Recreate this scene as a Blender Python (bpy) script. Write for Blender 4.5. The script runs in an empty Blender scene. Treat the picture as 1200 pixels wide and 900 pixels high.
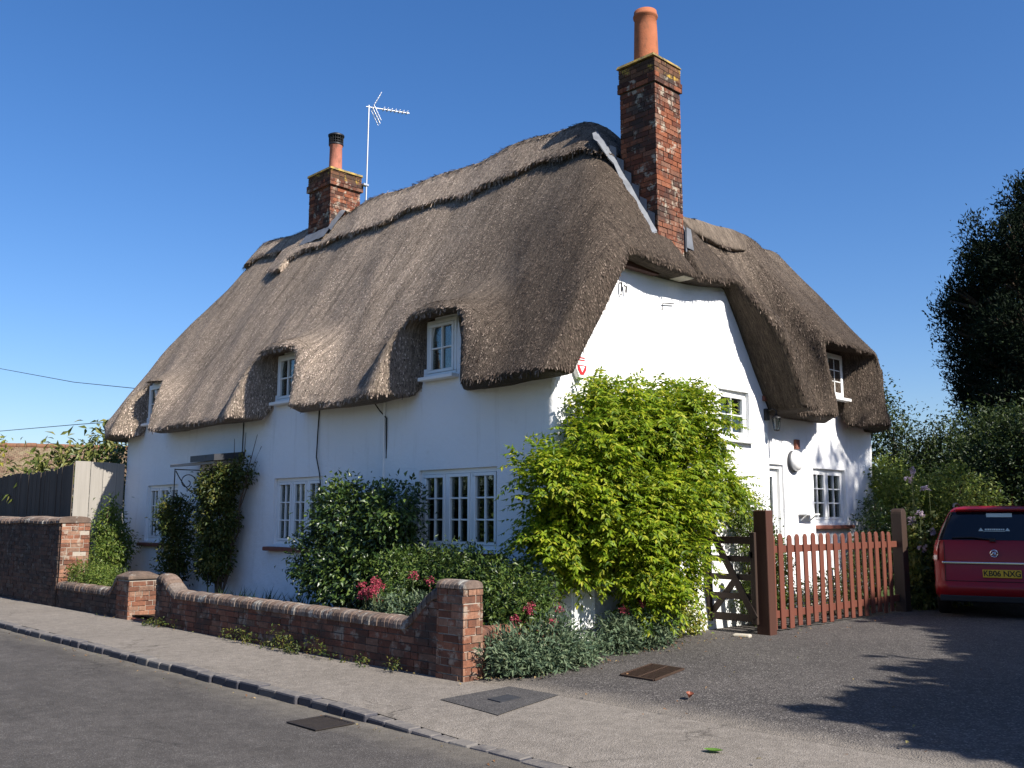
import bpy, bmesh, math, random
import numpy as np
from mathutils import Vector, Matrix

random.seed(7)
R = math.radians
C = bpy.context.scene.collection
scene = bpy.context.scene

# ---------------------------------------------------------------- objects
def tag(o, label=None, cat=None, group=None, kind=None):
    if label: o['label'] = label
    if cat: o['category'] = cat
    if group: o['group'] = group
    if kind: o['kind'] = kind
    return o

def empty(name, label, cat, loc=(0, 0, 0), rz=0.0, group=None):
    o = bpy.data.objects.new(name, None)
    C.objects.link(o)
    o.location = loc
    o.rotation_euler = (0, 0, rz)
    o.empty_display_size = .2
    return tag(o, label, cat, group)

class MB:
    """collects shapes for one mesh"""
    def __init__(s):
        s.v = []; s.f = []; s.m = []; s.sm = []
    def add(s, vs, fs, mi=0, smooth=False):
        b = len(s.v)
        s.v.extend([tuple(v) for v in vs])
        for f in fs:
            s.f.append([b + i for i in f]); s.m.append(mi); s.sm.append(smooth)
    def obox(s, o, a, b, c, mi=0):
        """box from corner o with edge vectors a,b,c"""
        o, a, b, c = map(Vector, (o, a, b, c))
        vs = [o, o + a, o + a + b, o + b, o + c, o + a + c, o + a + b + c, o + b + c]
        fs = [(0, 3, 2, 1), (4, 5, 6, 7), (0, 1, 5, 4), (1, 2, 6, 5), (2, 3, 7, 6), (3, 0, 4, 7)]
        if a.cross(b).dot(c) < 0: fs = [tuple(reversed(f)) for f in fs]
        s.add(vs, fs, mi)
    def box(s, x0, x1, y0, y1, z0, z1, mi=0):
        s.obox((x0, y0, z0), (x1 - x0, 0, 0), (0, y1 - y0, 0), (0, 0, z1 - z0), mi)
    def bar(s, p, q, w, d, mi=0, up=(0, 0, 1)):
        """rectangular bar p->q: w across (p->q x up), d along up"""
        p, q = Vector(p), Vector(q)
        t = (q - p).normalized()
        sd = t.cross(Vector(up))
        if sd.length < 1e-5: sd = t.cross(Vector((1, 0, 0)))
        sd.normalize(); u = sd.cross(t)
        s.obox(p - sd * w / 2 - u * d / 2, q - p, sd * w, u * d, mi)
    def tube(s, pts, r, n=8, mi=0, caps=True):
        pts = [Vector(p) for p in pts]
        rs = r if isinstance(r, (list, tuple)) else [r] * len(pts)
        rings = []
        for i, p in enumerate(pts):
            t = (pts[min(i + 1, len(pts) - 1)] - pts[max(i - 1, 0)]).normalized()
            a = t.cross(Vector((0, 0, 1)) if abs(t.z) < .9 else Vector((1, 0, 0))).normalized()
            b = t.cross(a)
            rings.append([p + (a * math.cos(k * 2 * math.pi / n) + b * math.sin(k * 2 * math.pi / n)) * rs[i] for k in range(n)])
        s.loft(rings, mi, caps)
    def loft(s, rings, mi=0, caps=True, smooth=True):
        n = len(rings[0]); vs = [v for r_ in rings for v in r_]; fs = []
        for i in range(len(rings) - 1):
            for k in range(n):
                fs.append((i * n + k, i * n + (k + 1) % n, (i + 1) * n + (k + 1) % n, (i + 1) * n + k))
        s.add(vs, fs, mi, smooth)
        if caps:
            s.add(rings[0], [tuple(reversed(range(n)))], mi)
            s.add(rings[-1], [tuple(range(n))], mi)
    def lathe(s, c, prof, n=24, mi=0):
        """prof = [(r,z)...] about the vertical through c"""
        s.loft([[(c[0] + r * math.cos(k * 2 * math.pi / n), c[1] + r * math.sin(k * 2 * math.pi / n), c[2] + z) for k in range(n)] for r, z in prof], mi, True)
    def prism(s, poly, ext, mi=0):
        """polygon of 3D points extruded by vector ext"""
        n = len(poly); e = Vector(ext)
        vs = [Vector(p) for p in poly]; vs += [v + e for v in vs]
        fs = [tuple(range(n)), tuple(reversed(range(n, 2 * n)))]
        fs += [(i, i + n, (i + 1) % n + n, (i + 1) % n) for i in range(n)]
        nn = Vector((0, 0, 0))
        for i in range(n):
            nn += vs[i].cross(vs[(i + 1) % n])
        if nn.dot(e) > 0: fs = [tuple(reversed(f)) for f in fs]
        s.add(vs, fs, mi)
    def build(s, name, mats, parent=None, bevel=0, xf=None, seg=2):
        me = bpy.data.meshes.new(name)
        me.from_pydata(s.v, [], s.f)
        if not isinstance(mats, (list, tuple)): mats = [mats]
        for m in mats: me.materials.append(m)
        me.polygons.foreach_set('material_index', s.m)
        me.polygons.foreach_set('use_smooth', s.sm)
        me.update()
        if bevel:
            bm = bmesh.new(); bm.from_mesh(me)
            bmesh.ops.remove_doubles(bm, verts=bm.verts, dist=1e-5)
            es = [e for e in bm.edges if len(e.link_faces) == 2 and e.calc_face_angle(0) > .6]
            bmesh.ops.bevel(bm, geom=es, offset=bevel, segments=seg, affect='EDGES', profile=.5, clamp_overlap=True)
            bm.to_mesh(me); bm.free()
        if xf is not None: me.transform(xf)
        o = bpy.data.objects.new(name, me)
        C.objects.link(o)
        if parent is not None: o.parent = parent
        return o

def np_mesh(name, V, quads=None, tris=None, mats=(), parent=None, smooth=True, midx=None):
    me = bpy.data.meshes.new(name)
    V = np.asarray(V, np.float32)
    nq = 0 if quads is None else len(quads); nt = 0 if tris is None else len(tris)
    loops = np.concatenate(([quads.ravel()] if nq else []) + ([tris.ravel()] if nt else [])).astype(np.int32)
    tot = np.concatenate([np.full(nq, 4), np.full(nt, 3)]).astype(np.int32)
    st = np.concatenate([[0], np.cumsum(tot)[:-1]]).astype(np.int32)
    me.vertices.add(len(V)); me.vertices.foreach_set('co', V.ravel())
    me.loops.add(len(loops)); me.loops.foreach_set('vertex_index', loops)
    me.polygons.add(nq + nt); me.polygons.foreach_set('loop_start', st); me.polygons.foreach_set('loop_total', tot)
    for m in mats: me.materials.append(m)
    if midx is not None: me.polygons.foreach_set('material_index', midx.astype(np.int32))
    me.polygons.foreach_set('use_smooth', np.full(nq + nt, smooth))
    me.update(calc_edges=True); me.validate()
    o = bpy.data.objects.new(name, me); C.objects.link(o)
    if parent is not None: o.parent = parent
    return o

# ---------------------------------------------------------------- materials
class NT:
    def __init__(s, name):
        s.mat = bpy.data.materials.new(name); s.mat.use_nodes = True
        s.t = s.mat.node_tree; s.t.nodes.clear()
        s.out = s.n('ShaderNodeOutputMaterial')
    def n(s, typ, **k):
        nd = s.t.nodes.new(typ)
        for a, b in k.items(): setattr(nd, a, b)
        return nd
    def l(s, a, b): s.t.links.new(a, b)
    def val(s, sock, v):
        if isinstance(v, (int, float, tuple, list)): sock.default_value = v
        else: s.l(v, sock)
    def math(s, op, a, b=0.0, clamp=False):
        nd = s.n('ShaderNodeMath', operation=op, use_clamp=clamp); s.val(nd.inputs[0], a); s.val(nd.inputs[1], b); return nd.outputs[0]
    def mix(s, f, a, b):
        nd = s.n('ShaderNodeMix', data_type='RGBA'); s.val(nd.inputs[0], f)
        for i, c in ((6, a), (7, b)): s.val(nd.inputs[i], c + (1,) if isinstance(c, tuple) and len(c) == 3 else c)
        return nd.outputs[2]
    def pos(s):
        return s.n('ShaderNodeNewGeometry').outputs['Position']
    def noise(s, scale, detail=4, rough=.55, vec=None, stretch=None, out=0):
        v = vec if vec is not None else s.pos()
        if stretch:
            mp = s.n('ShaderNodeMapping'); mp.inputs['Scale'].default_value = stretch; s.l(v, mp.inputs[0]); v = mp.outputs[0]
        nd = s.n('ShaderNodeTexNoise'); nd.inputs['Scale'].default_value = scale; nd.inputs['Detail'].default_value = detail
        nd.inputs['Roughness'].default_value = rough; s.l(v, nd.inputs['Vector']); return nd.outputs[out]
    def ramp(s, f, stops):
        nd = s.n('ShaderNodeValToRGB'); el = nd.color_ramp.elements
        while len(el) < len(stops): el.new(.5)
        for e, (p, c) in zip(el, stops):
            e.position = p; e.color = (c, c, c, 1) if isinstance(c, (int, float)) else tuple(c) + (1,)
        s.val(nd.inputs[0], f); return nd.outputs[0]
    def bump(s, h, strength=.4, dist=.01, normal=None):
        nd = s.n('ShaderNodeBump'); nd.inputs['Strength'].default_value = strength; nd.inputs['Distance'].default_value = dist
        s.val(nd.inputs['Height'], h)
        if normal is not None: s.l(normal, nd.inputs['Normal'])
        return nd.outputs[0]
    def bsdf(s, col, rough=.8, normal=None, spec=.3, metal=0, coat=0, trans=0):
        b = s.n('ShaderNodeBsdfPrincipled')
        s.val(b.inputs['Base Color'], col + (1,) if isinstance(col, tuple) and len(col) == 3 else col)
        s.val(b.inputs['Roughness'], rough); b.inputs['Specular IOR Level'].default_value = spec
        s.val(b.inputs['Metallic'], metal); b.inputs['Coat Weight'].default_value = coat
        b.inputs['Transmission Weight'].default_value = trans
        if normal is not None: s.l(normal, b.inputs['Normal'])
        return b.outputs[0]
    def done(s, sh):
        s.l(sh, s.out.inputs[0]); return s.mat
    def comb(s):
        """long weather streaks running down the slope"""
        g = s.n('ShaderNodeNewGeometry'); sx = s.n('ShaderNodeSeparateXYZ'); s.l(g.outputs['Normal'], sx.inputs[0])
        m = s.math('GREATER_THAN', s.math('ABSOLUTE', sx.outputs[1]), s.math('ABSOLUTE', sx.outputs[0]))
        a = s.noise(1, 5, .65, stretch=(9, .5, .55)); b = s.noise(1, 5, .65, stretch=(.5, 9, .55))
        mf = s.n('ShaderNodeMix', data_type='FLOAT'); s.l(m, mf.inputs[0]); s.l(b, mf.inputs[2]); s.l(a, mf.inputs[3])
        return s.ramp(mf.outputs[0], [(.30, (.62, .61, .60)), (.5, (1, 1, 1)), (.72, (1.22, 1.2, 1.17))])
    def mul(s, a, b):
        mm = s.n('ShaderNodeMix', data_type='RGBA', blend_type='MULTIPLY'); mm.inputs[0].default_value = 1
        s.l(a, mm.inputs[6]); s.l(b, mm.inputs[7]); return mm.outputs[2]
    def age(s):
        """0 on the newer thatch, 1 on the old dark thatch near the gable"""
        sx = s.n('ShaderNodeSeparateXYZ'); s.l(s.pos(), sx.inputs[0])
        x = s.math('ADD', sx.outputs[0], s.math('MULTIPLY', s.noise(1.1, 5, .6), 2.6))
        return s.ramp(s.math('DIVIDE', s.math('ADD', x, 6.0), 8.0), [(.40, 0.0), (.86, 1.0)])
    def island(s):
        return s.n('ShaderNodeNewGeometry').outputs['Random Per Island']

def simple(name, col, rough=.6, var=.12, scale=6, spec=.3, metal=0, coat=0, bump=.0, bscale=60):
    t = NT(name)
    n = t.noise(scale, 5)
    lo = tuple(c * (1 - var) for c in col); hi = tuple(min(1, c * (1 + var)) for c in col)
    c = t.mix(n, lo, hi)
    nm = t.bump(t.noise(bscale, 4), bump, .004) if bump else None
    return t.done(t.bsdf(c, rough, nm, spec, metal, coat))

def leaf_mat(name, cols, trans=.35, rough=.48, spec=.28):
    t = NT(name)
    c = t.ramp(t.island(), [(i / max(1, len(cols) - 1), k) for i, k in enumerate(cols)])
    big = t.noise(2.2, 2)
    hs = t.n('ShaderNodeHueSaturation'); t.l(c, hs.inputs['Color'])
    t.l(t.ramp(big, [(.3, .8), (.7, 1.2)]), hs.inputs['Value'])
    c = hs.outputs[0]
    p = t.bsdf(c, rough, None, spec)
    tr = t.n('ShaderNodeBsdfTranslucent'); t.l(c, tr.inputs[0])
    mx = t.n('ShaderNodeMixShader'); mx.inputs[0].default_value = trans
    t.l(p, mx.inputs[1]); t.l(tr.outputs[0], mx.inputs[2])
    return t.done(mx.outputs[0])

def thatch_mat(name, straw=False, tint=1.0):
    t = NT(name)
    if straw:
        c = t.ramp(t.island(), [(0, (.035, .027, .023)), (.3, (.10, .078, .063)), (.65, (.20, .155, .125)), (.9, (.29, .23, .185)), (1, (.42, .345, .28))])
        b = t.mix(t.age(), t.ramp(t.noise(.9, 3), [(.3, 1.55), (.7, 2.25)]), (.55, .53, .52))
        mm = t.n('ShaderNodeMix', data_type='RGBA', blend_type='MULTIPLY'); mm.inputs[0].default_value = 1
        t.l(c, mm.inputs[6]); t.l(b, mm.inputs[7])
        return t.done(t.bsdf(t.mul(mm.outputs[2], t.comb()), .9, None, .08))
    g = t.n('ShaderNodeNewGeometry')
    sx = t.n('ShaderNodeSeparateXYZ'); t.l(g.outputs['Normal'], sx.inputs[0])
    m = t.math('GREATER_THAN', t.math('ABSOLUTE', sx.outputs[1]), t.math('ABSOLUTE', sx.outputs[0]))
    a = t.noise(1, 4, .6, stretch=(70, 5, 9)); b = t.noise(1, 4, .6, stretch=(5, 70, 9))
    mixf = t.n('ShaderNodeMix', data_type='FLOAT'); t.l(m, mixf.inputs[0]); t.l(b, mixf.inputs[2]); t.l(a, mixf.inputs[3])
    f = mixf.outputs[0]
    fine = t.noise(95, 3, .6)
    h = t.math('ADD', t.math('MULTIPLY', f, .7), t.math('MULTIPLY', fine, .5))
    c = t.ramp(h, [(.34, (.030 * tint, .024 * tint, .019 * tint)), (.55, (.105 * tint, .083 * tint, .064 * tint)), (.72, (.20 * tint, .162 * tint, .125 * tint)), (.85, (.33 * tint, .27 * tint, .21 * tint))])
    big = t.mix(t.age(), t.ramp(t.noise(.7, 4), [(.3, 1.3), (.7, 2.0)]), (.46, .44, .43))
    mm = t.n('ShaderNodeMix', data_type='RGBA', blend_type='MULTIPLY'); mm.inputs[0].default_value = 1
    t.l(c, mm.inputs[6]); t.l(big, mm.inputs[7])
    return t.done(t.bsdf(t.mul(mm.outputs[2], t.comb()), .85, t.bump(h, .9, .03), .15))

def brick_mat(name, cols, mort=None, lichen=None, dirt=.5):
    """per-brick colours (each brick its own island) with patches of lime and dirt"""
    t = NT(name)
    c = t.ramp(t.island(), [(i / max(1, len(cols) - 1), k) for i, k in enumerate(cols)])
    n = t.noise(30, 5, .65)
    c = t.mix(t.ramp(n, [(.35, 0.0), (.7, .5)]), c, tuple(x * .45 for x in cols[0]))
    if dirt:
        c = t.mix(t.math('MULTIPLY', t.ramp(t.noise(2.3, 5, .65), [(.45, 0.0), (.62, 1.0)]), dirt), c, (.045, .038, .034))
    if lichen:
        c = t.mix(t.math('MULTIPLY', t.ramp(t.noise(5.5, 6, .7), [(.55, 0.0), (.63, 1.0)]), lichen[1]), c, lichen[0])
    nm = t.bump(t.noise(70, 5, .7), .5, .008)
    return t.done(t.bsdf(c, .9, nm, .15))

def glass_mat(name):
    t = NT(name)
    fr = t.n('ShaderNodeFresnel'); fr.inputs[0].default_value = 1.5
    nm = t.bump(t.noise(3, 2), .06, .02)
    t.l(nm, fr.inputs['Normal'])
    tr = t.n('ShaderNodeBsdfTransparent'); tr.inputs[0].default_value = (.75, .8, .78, 1)
    gl = t.n('ShaderNodeBsdfGlossy'); gl.inputs['Roughness'].default_value = .02; t.l(nm, gl.inputs['Normal'])
    mx = t.n('ShaderNodeMixShader'); t.l(t.math('ADD', t.math('MULTIPLY', fr.outputs[0], .8), .02), mx.inputs[0])
    t.l(tr.outputs[0], mx.inputs[1]); t.l(gl.outputs[0], mx.inputs[2])
    return t.done(mx.outputs[0])

def wall_mat():
    t = NT('limewash')
    n = t.noise(1.3, 6, .6)
    c = t.mix(n, (.76, .765, .77), (.83, .825, .815))
    st = t.ramp(t.noise(3.5, 7, .7), [(.62, 0.0), (.78, .55)])
    c = t.mix(st, c, (.62, .60, .57))
    sp = t.ramp(t.noise(26, 4, .7), [(.72, 0.0), (.80, .5)])
    c = t.mix(sp, c, (.5, .45, .40))
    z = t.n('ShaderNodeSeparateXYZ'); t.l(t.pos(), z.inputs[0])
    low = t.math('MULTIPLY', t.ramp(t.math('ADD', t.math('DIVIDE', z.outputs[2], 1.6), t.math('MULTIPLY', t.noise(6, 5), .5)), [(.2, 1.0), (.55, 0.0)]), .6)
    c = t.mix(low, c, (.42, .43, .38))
    run = t.ramp(t.noise(1, 5, .65, stretch=(5.5, 5.5, .45)), [(.56, 0.0), (.72, .30)])
    c = t.mix(run, c, (.55, .53, .50))
    h = t.math('ADD', t.math('MULTIPLY', t.noise(7, 5, .6), 1.0), t.math('MULTIPLY', t.noise(60, 5, .7), .22))
    return t.done(t.bsdf(c, .85, t.bump(h, .55, .03), .2))

def asphalt_mat(name, a, b, speck, scale=90, patch=(.6, 1.25), bump=.5, dust=False, blend=None):
    t = NT(name)
    big = t.noise(.55, 6, .62)
    c = t.mix(t.ramp(big, [(.3, 0.0), (.7, 1.0)]), a, b)
    v = t.n('ShaderNodeTexVoronoi'); v.inputs['Scale'].default_value = scale; t.l(t.pos(), v.inputs['Vector'])
    sep = t.n('ShaderNodeSeparateColor'); t.l(v.outputs['Color'], sep.inputs[0])
    c = t.mix(t.ramp(sep.outputs[0], [(.0, .55), (.45, 0.0)]), c, tuple(x * .45 for x in a))
    c = t.mix(t.ramp(sep.outputs[1], [(.78, 0.0), (1.0, .75)]), c, speck)
    if dust:                                           # grit swept against the kerb, darker wheel tracks
        y = t.n('ShaderNodeSeparateXYZ'); t.l(t.pos(), y.inputs[0])
        yy = t.math('ADD', y.outputs[1], t.math('MULTIPLY', t.noise(3, 5, .7), .5))
        c = t.mix(t.ramp(t.math('ADD', yy, 4.2), [(.45, 0.0), (.95, .75)]), c, (.17, .15, .12))
        tr = t.noise(1, 4, .6, stretch=(.25, 2.2, 1)); c = t.mix(t.ramp(tr, [(.50, 0.0), (.68, .45)]), c, tuple(k * .62 for k in a))
    if blend is not None:                              # worn edge where the drive meets the pavement
        y = t.n('ShaderNodeSeparateXYZ'); t.l(t.pos(), y.inputs[0])
        yy = t.math('ADD', y.outputs[1], t.math('MULTIPLY', t.noise(2.2, 6, .7), .55))
        c = t.mix(t.ramp(t.math('ADD', yy, 1.98), [(.40, 1.0), (.78, 0.0)]), c, blend)
    wv = t.n('ShaderNodeVectorMath', operation='ADD'); t.l(t.pos(), wv.inputs[0])
    wn = t.n('ShaderNodeVectorMath', operation='SCALE'); wn.inputs['Scale'].default_value = .55; t.l(t.noise(1.6, 5, .6, out=1), wn.inputs[0]); t.l(wn.outputs[0], wv.inputs[1])
    cr = t.n('ShaderNodeTexVoronoi', feature='DISTANCE_TO_EDGE'); cr.inputs['Scale'].default_value = .42; t.l(wv.outputs[0], cr.inputs['Vector'])
    crack = t.math('MULTIPLY', t.ramp(cr.outputs['Distance'], [(.0, 1.0), (.006, 0.0)]), t.ramp(t.noise(.8, 3), [(.50, 0.0), (.62, .75)]))
    c = t.mix(crack, c, tuple(k * .35 for k in a))
    oil = t.ramp(t.noise(1.7, 4, .6), [(.66, 0.0), (.74, .35)]); c = t.mix(oil, c, tuple(k * .5 for k in a))
    med = t.ramp(t.noise(7, 5, .65), [(.3, patch[0]), (.7, patch[1])])
    mm = t.n('ShaderNodeMix', data_type='RGBA', blend_type='MULTIPLY'); mm.inputs[0].default_value = .55
    t.l(c, mm.inputs[6]); t.l(med, mm.inputs[7])
    h = t.math('ADD', v.outputs['Distance'], t.noise(25, 4))
    return t.done(t.bsdf(mm.outputs[2], .88, t.bump(h, bump, .012), .25))

def wood_mat(name, a, b, axis=2, rough=.65):
    t = NT(name)
    st = [28, 28, 28]; st[axis] = 1.6
    n = t.noise(1, 5, .6, stretch=tuple(st))
    isl = t.island()
    c = t.mix(t.math('ADD', t.math('MULTIPLY', n, .75), t.math('MULTIPLY', isl, .3)), a, b)
    return t.done(t.bsdf(c, rough, t.bump(n, .3, .006), .3))

M = {}
M['thatch'] = thatch_mat('thatch'); M['straw'] = thatch_mat('straw', True); M['thatch_ridge'] = thatch_mat('thatch_ridge', tint=1.35)
M['wall'] = wall_mat()
M['glass'] = glass_mat('window_glass')
M['white_paint'] = simple('white_paint', (.78, .78, .76), .45, .05, 9, .4, bump=.1)
M['sill'] = simple('sill_tiles', (.20, .075, .05), .75, .35, 14, .25, bump=.3)
M['dark_wood'] = wood_mat('dark_timber', (.022, .013, .010), (.055, .033, .024))
M['brown_wood'] = wood_mat('brown_stain', (.045, .018, .012), (.090, .036, .023))
M['red_wood'] = wood_mat('red_brown_stain', (.098, .031, .020), (.17, .057, .036))
M['grey_wood'] = wood_mat('weathered_boards', (.045, .034, .026), (.12, .095, .074), rough=.9)
M['pale_wood'] = wood_mat('bleached_boards', (.20, .185, .16), (.36, .33, .29), rough=.9)
M['lead'] = simple('lead', (.15, .16, .178), .65, .5, 7, .4, metal=.35, bump=.3, bscale=25)
M['dark_lead'] = simple('dark_lead', (.05, .052, .06), .55, .3, 8, .4, metal=.3)
def pot_mat(name, col):
    t = NT(name); c = t.mix(t.noise(6, 5, .65), tuple(k * .75 for k in col), tuple(k * 1.15 for k in col))
    c = t.mix(t.ramp(t.noise(1, 6, .7, stretch=(7, 7, 2.2)), [(.50, 0.0), (.66, .65)]), c, (.10, .065, .045))
    c = t.mix(t.ramp(t.noise(16, 5, .7), [(.64, 0.0), (.70, .6)]), c, (.30, .24, .13))
    return t.done(t.bsdf(c, .9, t.bump(t.noise(50, 5), .4, .008), .1))
M['terracotta'] = pot_mat('terracotta', (.38, .135, .068))
M['pink_pot'] = pot_mat('pink_terracotta', (.42, .165, .115))
M['ridge_tile'] = pot_mat('ridge_tile', (.20, .10, .06))
M['black_metal'] = simple('black_metal', (.018, .018, .02), .5, .2, 12, .4, metal=.4)
M['alu'] = simple('aerial_aluminium', (.50, .51, .53), .4, .1, 12, .5, metal=.7)
M['mortar'] = simple('lime_mortar', (.33, .29, .24), .95, .3, 25, .1, bump=.5)
M['mortar_dark'] = simple('dark_mortar', (.10, .085, .075), .95, .4, 25, .1, bump=.5)
M['chimney_brick'] = brick_mat('chimney_brick', [(.06, .028, .020), (.13, .045, .028), (.21, .07, .037), (.29, .10, .05), (.20, .12, .085)], lichen=((.42, .38, .30), .7), dirt=.8)
M['wall_brick'] = brick_mat('garden_wall_brick', [(.085, .042, .030), (.14, .06, .040), (.19, .078, .050), (.22, .11, .072), (.15, .10, .075)], lichen=((.26, .24, .20), .6), dirt=.8)
M['pillar_brick'] = brick_mat('pillar_brick', [(.13, .058, .038), (.20, .085, .052), (.27, .115, .068), (.32, .165, .105), (.24, .155, .11)], lichen=((.34, .30, .24), .65), dirt=.6)
M['old_brick'] = brick_mat('old_dark_brick', [(.05, .036, .030), (.085, .05, .04), (.12, .07, .05), (.10, .075, .06)], lichen=((.16, .15, .13), .6), dirt=.75)
M['cope_brick'] = brick_mat('coping_brick', [(.12, .085, .068), (.17, .12, .09), (.21, .15, .12), (.20, .17, .145)], lichen=((.30, .29, .26), .85), dirt=.55)
def cap_mat():
    t = NT('lichen_mortar'); n = t.noise(7, 6, .7)
    c = t.ramp(n, [(.35, (.09, .075, .05)), (.5, (.25, .19, .08)), (.6, (.42, .27, .06)), (.75, (.30, .27, .2))])
    return t.done(t.bsdf(c, .95, t.bump(t.noise(40, 5), .5, .01), .1))
M['lichen'] = cap_mat()
M['lichen_brick'] = brick_mat('lichen_brick', [(.07, .04, .026), (.14, .07, .04), (.20, .09, .05)], lichen=((.40, .26, .05), 1.0), dirt=.5)
M['road'] = asphalt_mat('road_asphalt', (.064, .057, .051), (.085, .076, .069), (.17, .16, .15), 130, patch=(.5, 1.3), dust=True)
M['drive'] = asphalt_mat('drive_asphalt', (.058, .052, .049), (.088, .078, .072), (.24, .22, .20), 75, bump=.8, blend=(.18, .157, .132))
M['pave'] = asphalt_mat('pavement_asphalt', (.170, .148, .124), (.225, .197, .167), (.31, .28, .245), 120)
M['patch'] = asphalt_mat('patch_asphalt', (.060, .056, .055), (.078, .073, .07), (.16, .15, .14), 110)
M['soil'] = simple('soil', (.050, .036, .024), .95, .5, 9, .1, bump=.8)
M['grass'] = simple('rough_grass', (.055, .075, .022), .95, .5, 3, .1, bump=.8)
def sett():
    t = NT('kerb_setts')
    c = t.ramp(t.island(), [(0, (.030, .030, .040)), (.6, (.055, .052, .060)), (.9, (.085, .078, .076)), (1, (.13, .12, .11))])
    sn = t.n('ShaderNodeSeparateXYZ'); t.l(t.n('ShaderNodeNewGeometry').outputs['Normal'], sn.inputs[0])
    worn = t.math('MULTIPLY', t.math('GREATER_THAN', sn.outputs[2], .75), t.ramp(t.noise(9, 5, .7), [(.35, .35), (.6, .95)]))
    c = t.mix(worn, c, (.17, .152, .132))
    return t.done(t.bsdf(c, .7, t.bump(t.noise(35, 5), .6, .01), .4))
M['sett'] = sett()
M['dark_iron'] = simple('dark_iron', (.030, .024, .021), .65, .4, 18, .4, metal=.3, bump=.4)
M['iron'] = simple('rusty_iron', (.075, .045, .032), .6, .4, 18, .4, metal=.35, bump=.4)
M['void'] = simple('dark_void', (.004, .004, .004), .9, .1)
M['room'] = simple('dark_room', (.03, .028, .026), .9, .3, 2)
M['curtain'] = simple('net_curtain', (.62, .60, .56), .9, .12, 8)
M['stone'] = simple('pale_stone', (.42, .38, .31), .9, .2, 10, .15, bump=.4)
M['bark'] = simple('bark', (.085, .062, .045), .9, .4, 18, .1, bump=.8, bscale=40)
M['stem'] = simple('green_stem', (.07, .085, .03), .8, .3, 10)
M['wire'] = simple('black_cable', (.02, .02, .02), .6, .1)
M['white_plastic'] = simple('white_plastic', (.78, .78, .77), .35, .04, 3, .5)

L_wist = leaf_mat('wisteria_leaf', [(.06, .115, .010), (.12, .20, .012), (.20, .29, .014), (.30, .37, .020), (.45, .44, .045)], .48)
L_dark = leaf_mat('glossy_leaf', [(.014, .032, .010), (.030, .062, .014), (.058, .10, .02), (.11, .155, .026)], .2, .36, .55)
L_hedge = leaf_mat('hedge_leaf', [(.024, .05, .012), (.048, .088, .018), (.085, .13, .026), (.14, .18, .04)], .25, .4)
L_val = leaf_mat('valerian_leaf', [(.05, .085, .05), (.085, .13, .072), (.13, .18, .10), (.18, .22, .12)], .3, .6, .3)
L_yel = leaf_mat('yellow_green_leaf', [(.08, .13, .02), (.15, .2, .03), (.24, .25, .04), (.36, .30, .05)], .35)
L_climb = leaf_mat('climber_leaf', [(.02, .038, .010), (.045, .07, .014), (.085, .10, .02), (.15, .135, .03)], .3)
L_con = leaf_mat('conifer_leaf', [(.006, .011, .006), (.011, .019, .009), (.018, .028, .011)], .08, .7, .1)  # near black: shade from neighbouring trees is put into the leaf colour
L_tree = leaf_mat('tree_leaf', [(.012, .022, .007), (.022, .040, .010), (.042, .066, .015), (.085, .11, .026)], .25)  # darkened leaves carry the shade and backlight of the garden trees
L_rose = leaf_mat('rose_leaf', [(.04, .075, .014), (.08, .13, .022), (.13, .18, .03), (.19, .22, .05)], .35)
L_bush = leaf_mat('bush_leaf', [(.07, .11, .02), (.12, .175, .028), (.19, .23, .04), (.27, .29, .06)], .35)
L_mag = leaf_mat('large_leaf', [(.05, .07, .016), (.10, .125, .025), (.17, .18, .05), (.24, .22, .07)], .3, .4)
L_iris = leaf_mat('strap_leaf', [(.02, .045, .02), (.05, .09, .03)], .25)
def petal(name, cols):
    return leaf_mat(name, cols, .3, .6, .2)
L_pink = petal('red_petal', [(.22, .02, .045), (.38, .05, .09), (.46, .12, .14)])
L_mauve = petal('mauve_petal', [(.34, .25, .31), (.48, .40, .44)])
L_litter = petal('dry_leaf', [(.16, .08, .04), (.28, .15, .07), (.36, .26, .12), (.13, .16, .05)])

# ---------------------------------------------------------------- foliage
def ring_leaf(P, D, N, ln, w, fold=.25, bend=.2):
    """P base points, D directions, N normals -> folded lance leaves (6 verts, 4 tris)"""
    D = D / np.linalg.norm(D, axis=1, keepdims=True)
    S = np.cross(D, N); S /= np.linalg.norm(S, axis=1, keepdims=True) + 1e-9
    N = np.cross(S, D)
    ln = ln[:, None]; w = w[:, None]
    a = P; b = P + D * ln * .45 - N * ln * bend * .12; c = P + D * ln - N * ln * bend
    l = P + D * ln * .42 + S * w * .5 + N * w * fold; r = P + D * ln * .42 - S * w * .5 + N * w * fold
    n = len(P)
    V = np.stack([a, b, c, l, r], 1).reshape(-1, 3)
    base = (np.arange(n) * 5)[:, None]
    T = np.concatenate([base + np.array([[0, 3, 1]]), base + np.array([[3, 2, 1]]), base + np.array([[0, 1, 4]]), base + np.array([[1, 2, 4]])], 0)
    return V, T

def blob_points(rng, blobs, n, shell=.35):
    B = np.array([b[:6] for b in blobs], float)
    w = np.array([(b[6] if len(b) > 6 else 1) * (b[3] * b[4] + b[4] * b[5] + b[3] * b[5]) for b in blobs]); w /= w.sum()
    i = rng.choice(len(B), n, p=w)
    d = rng.normal(size=(n, 3)); d /= np.linalg.norm(d, axis=1, keepdims=True)
    r = 1 - shell * np.abs(rng.normal(size=n)) * .7
    r = np.clip(r, .15, 1) * (1 + rng.normal(size=n) * .06)
    return B[i, :3] + d * B[i, 3:6] * r[:, None], d

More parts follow.
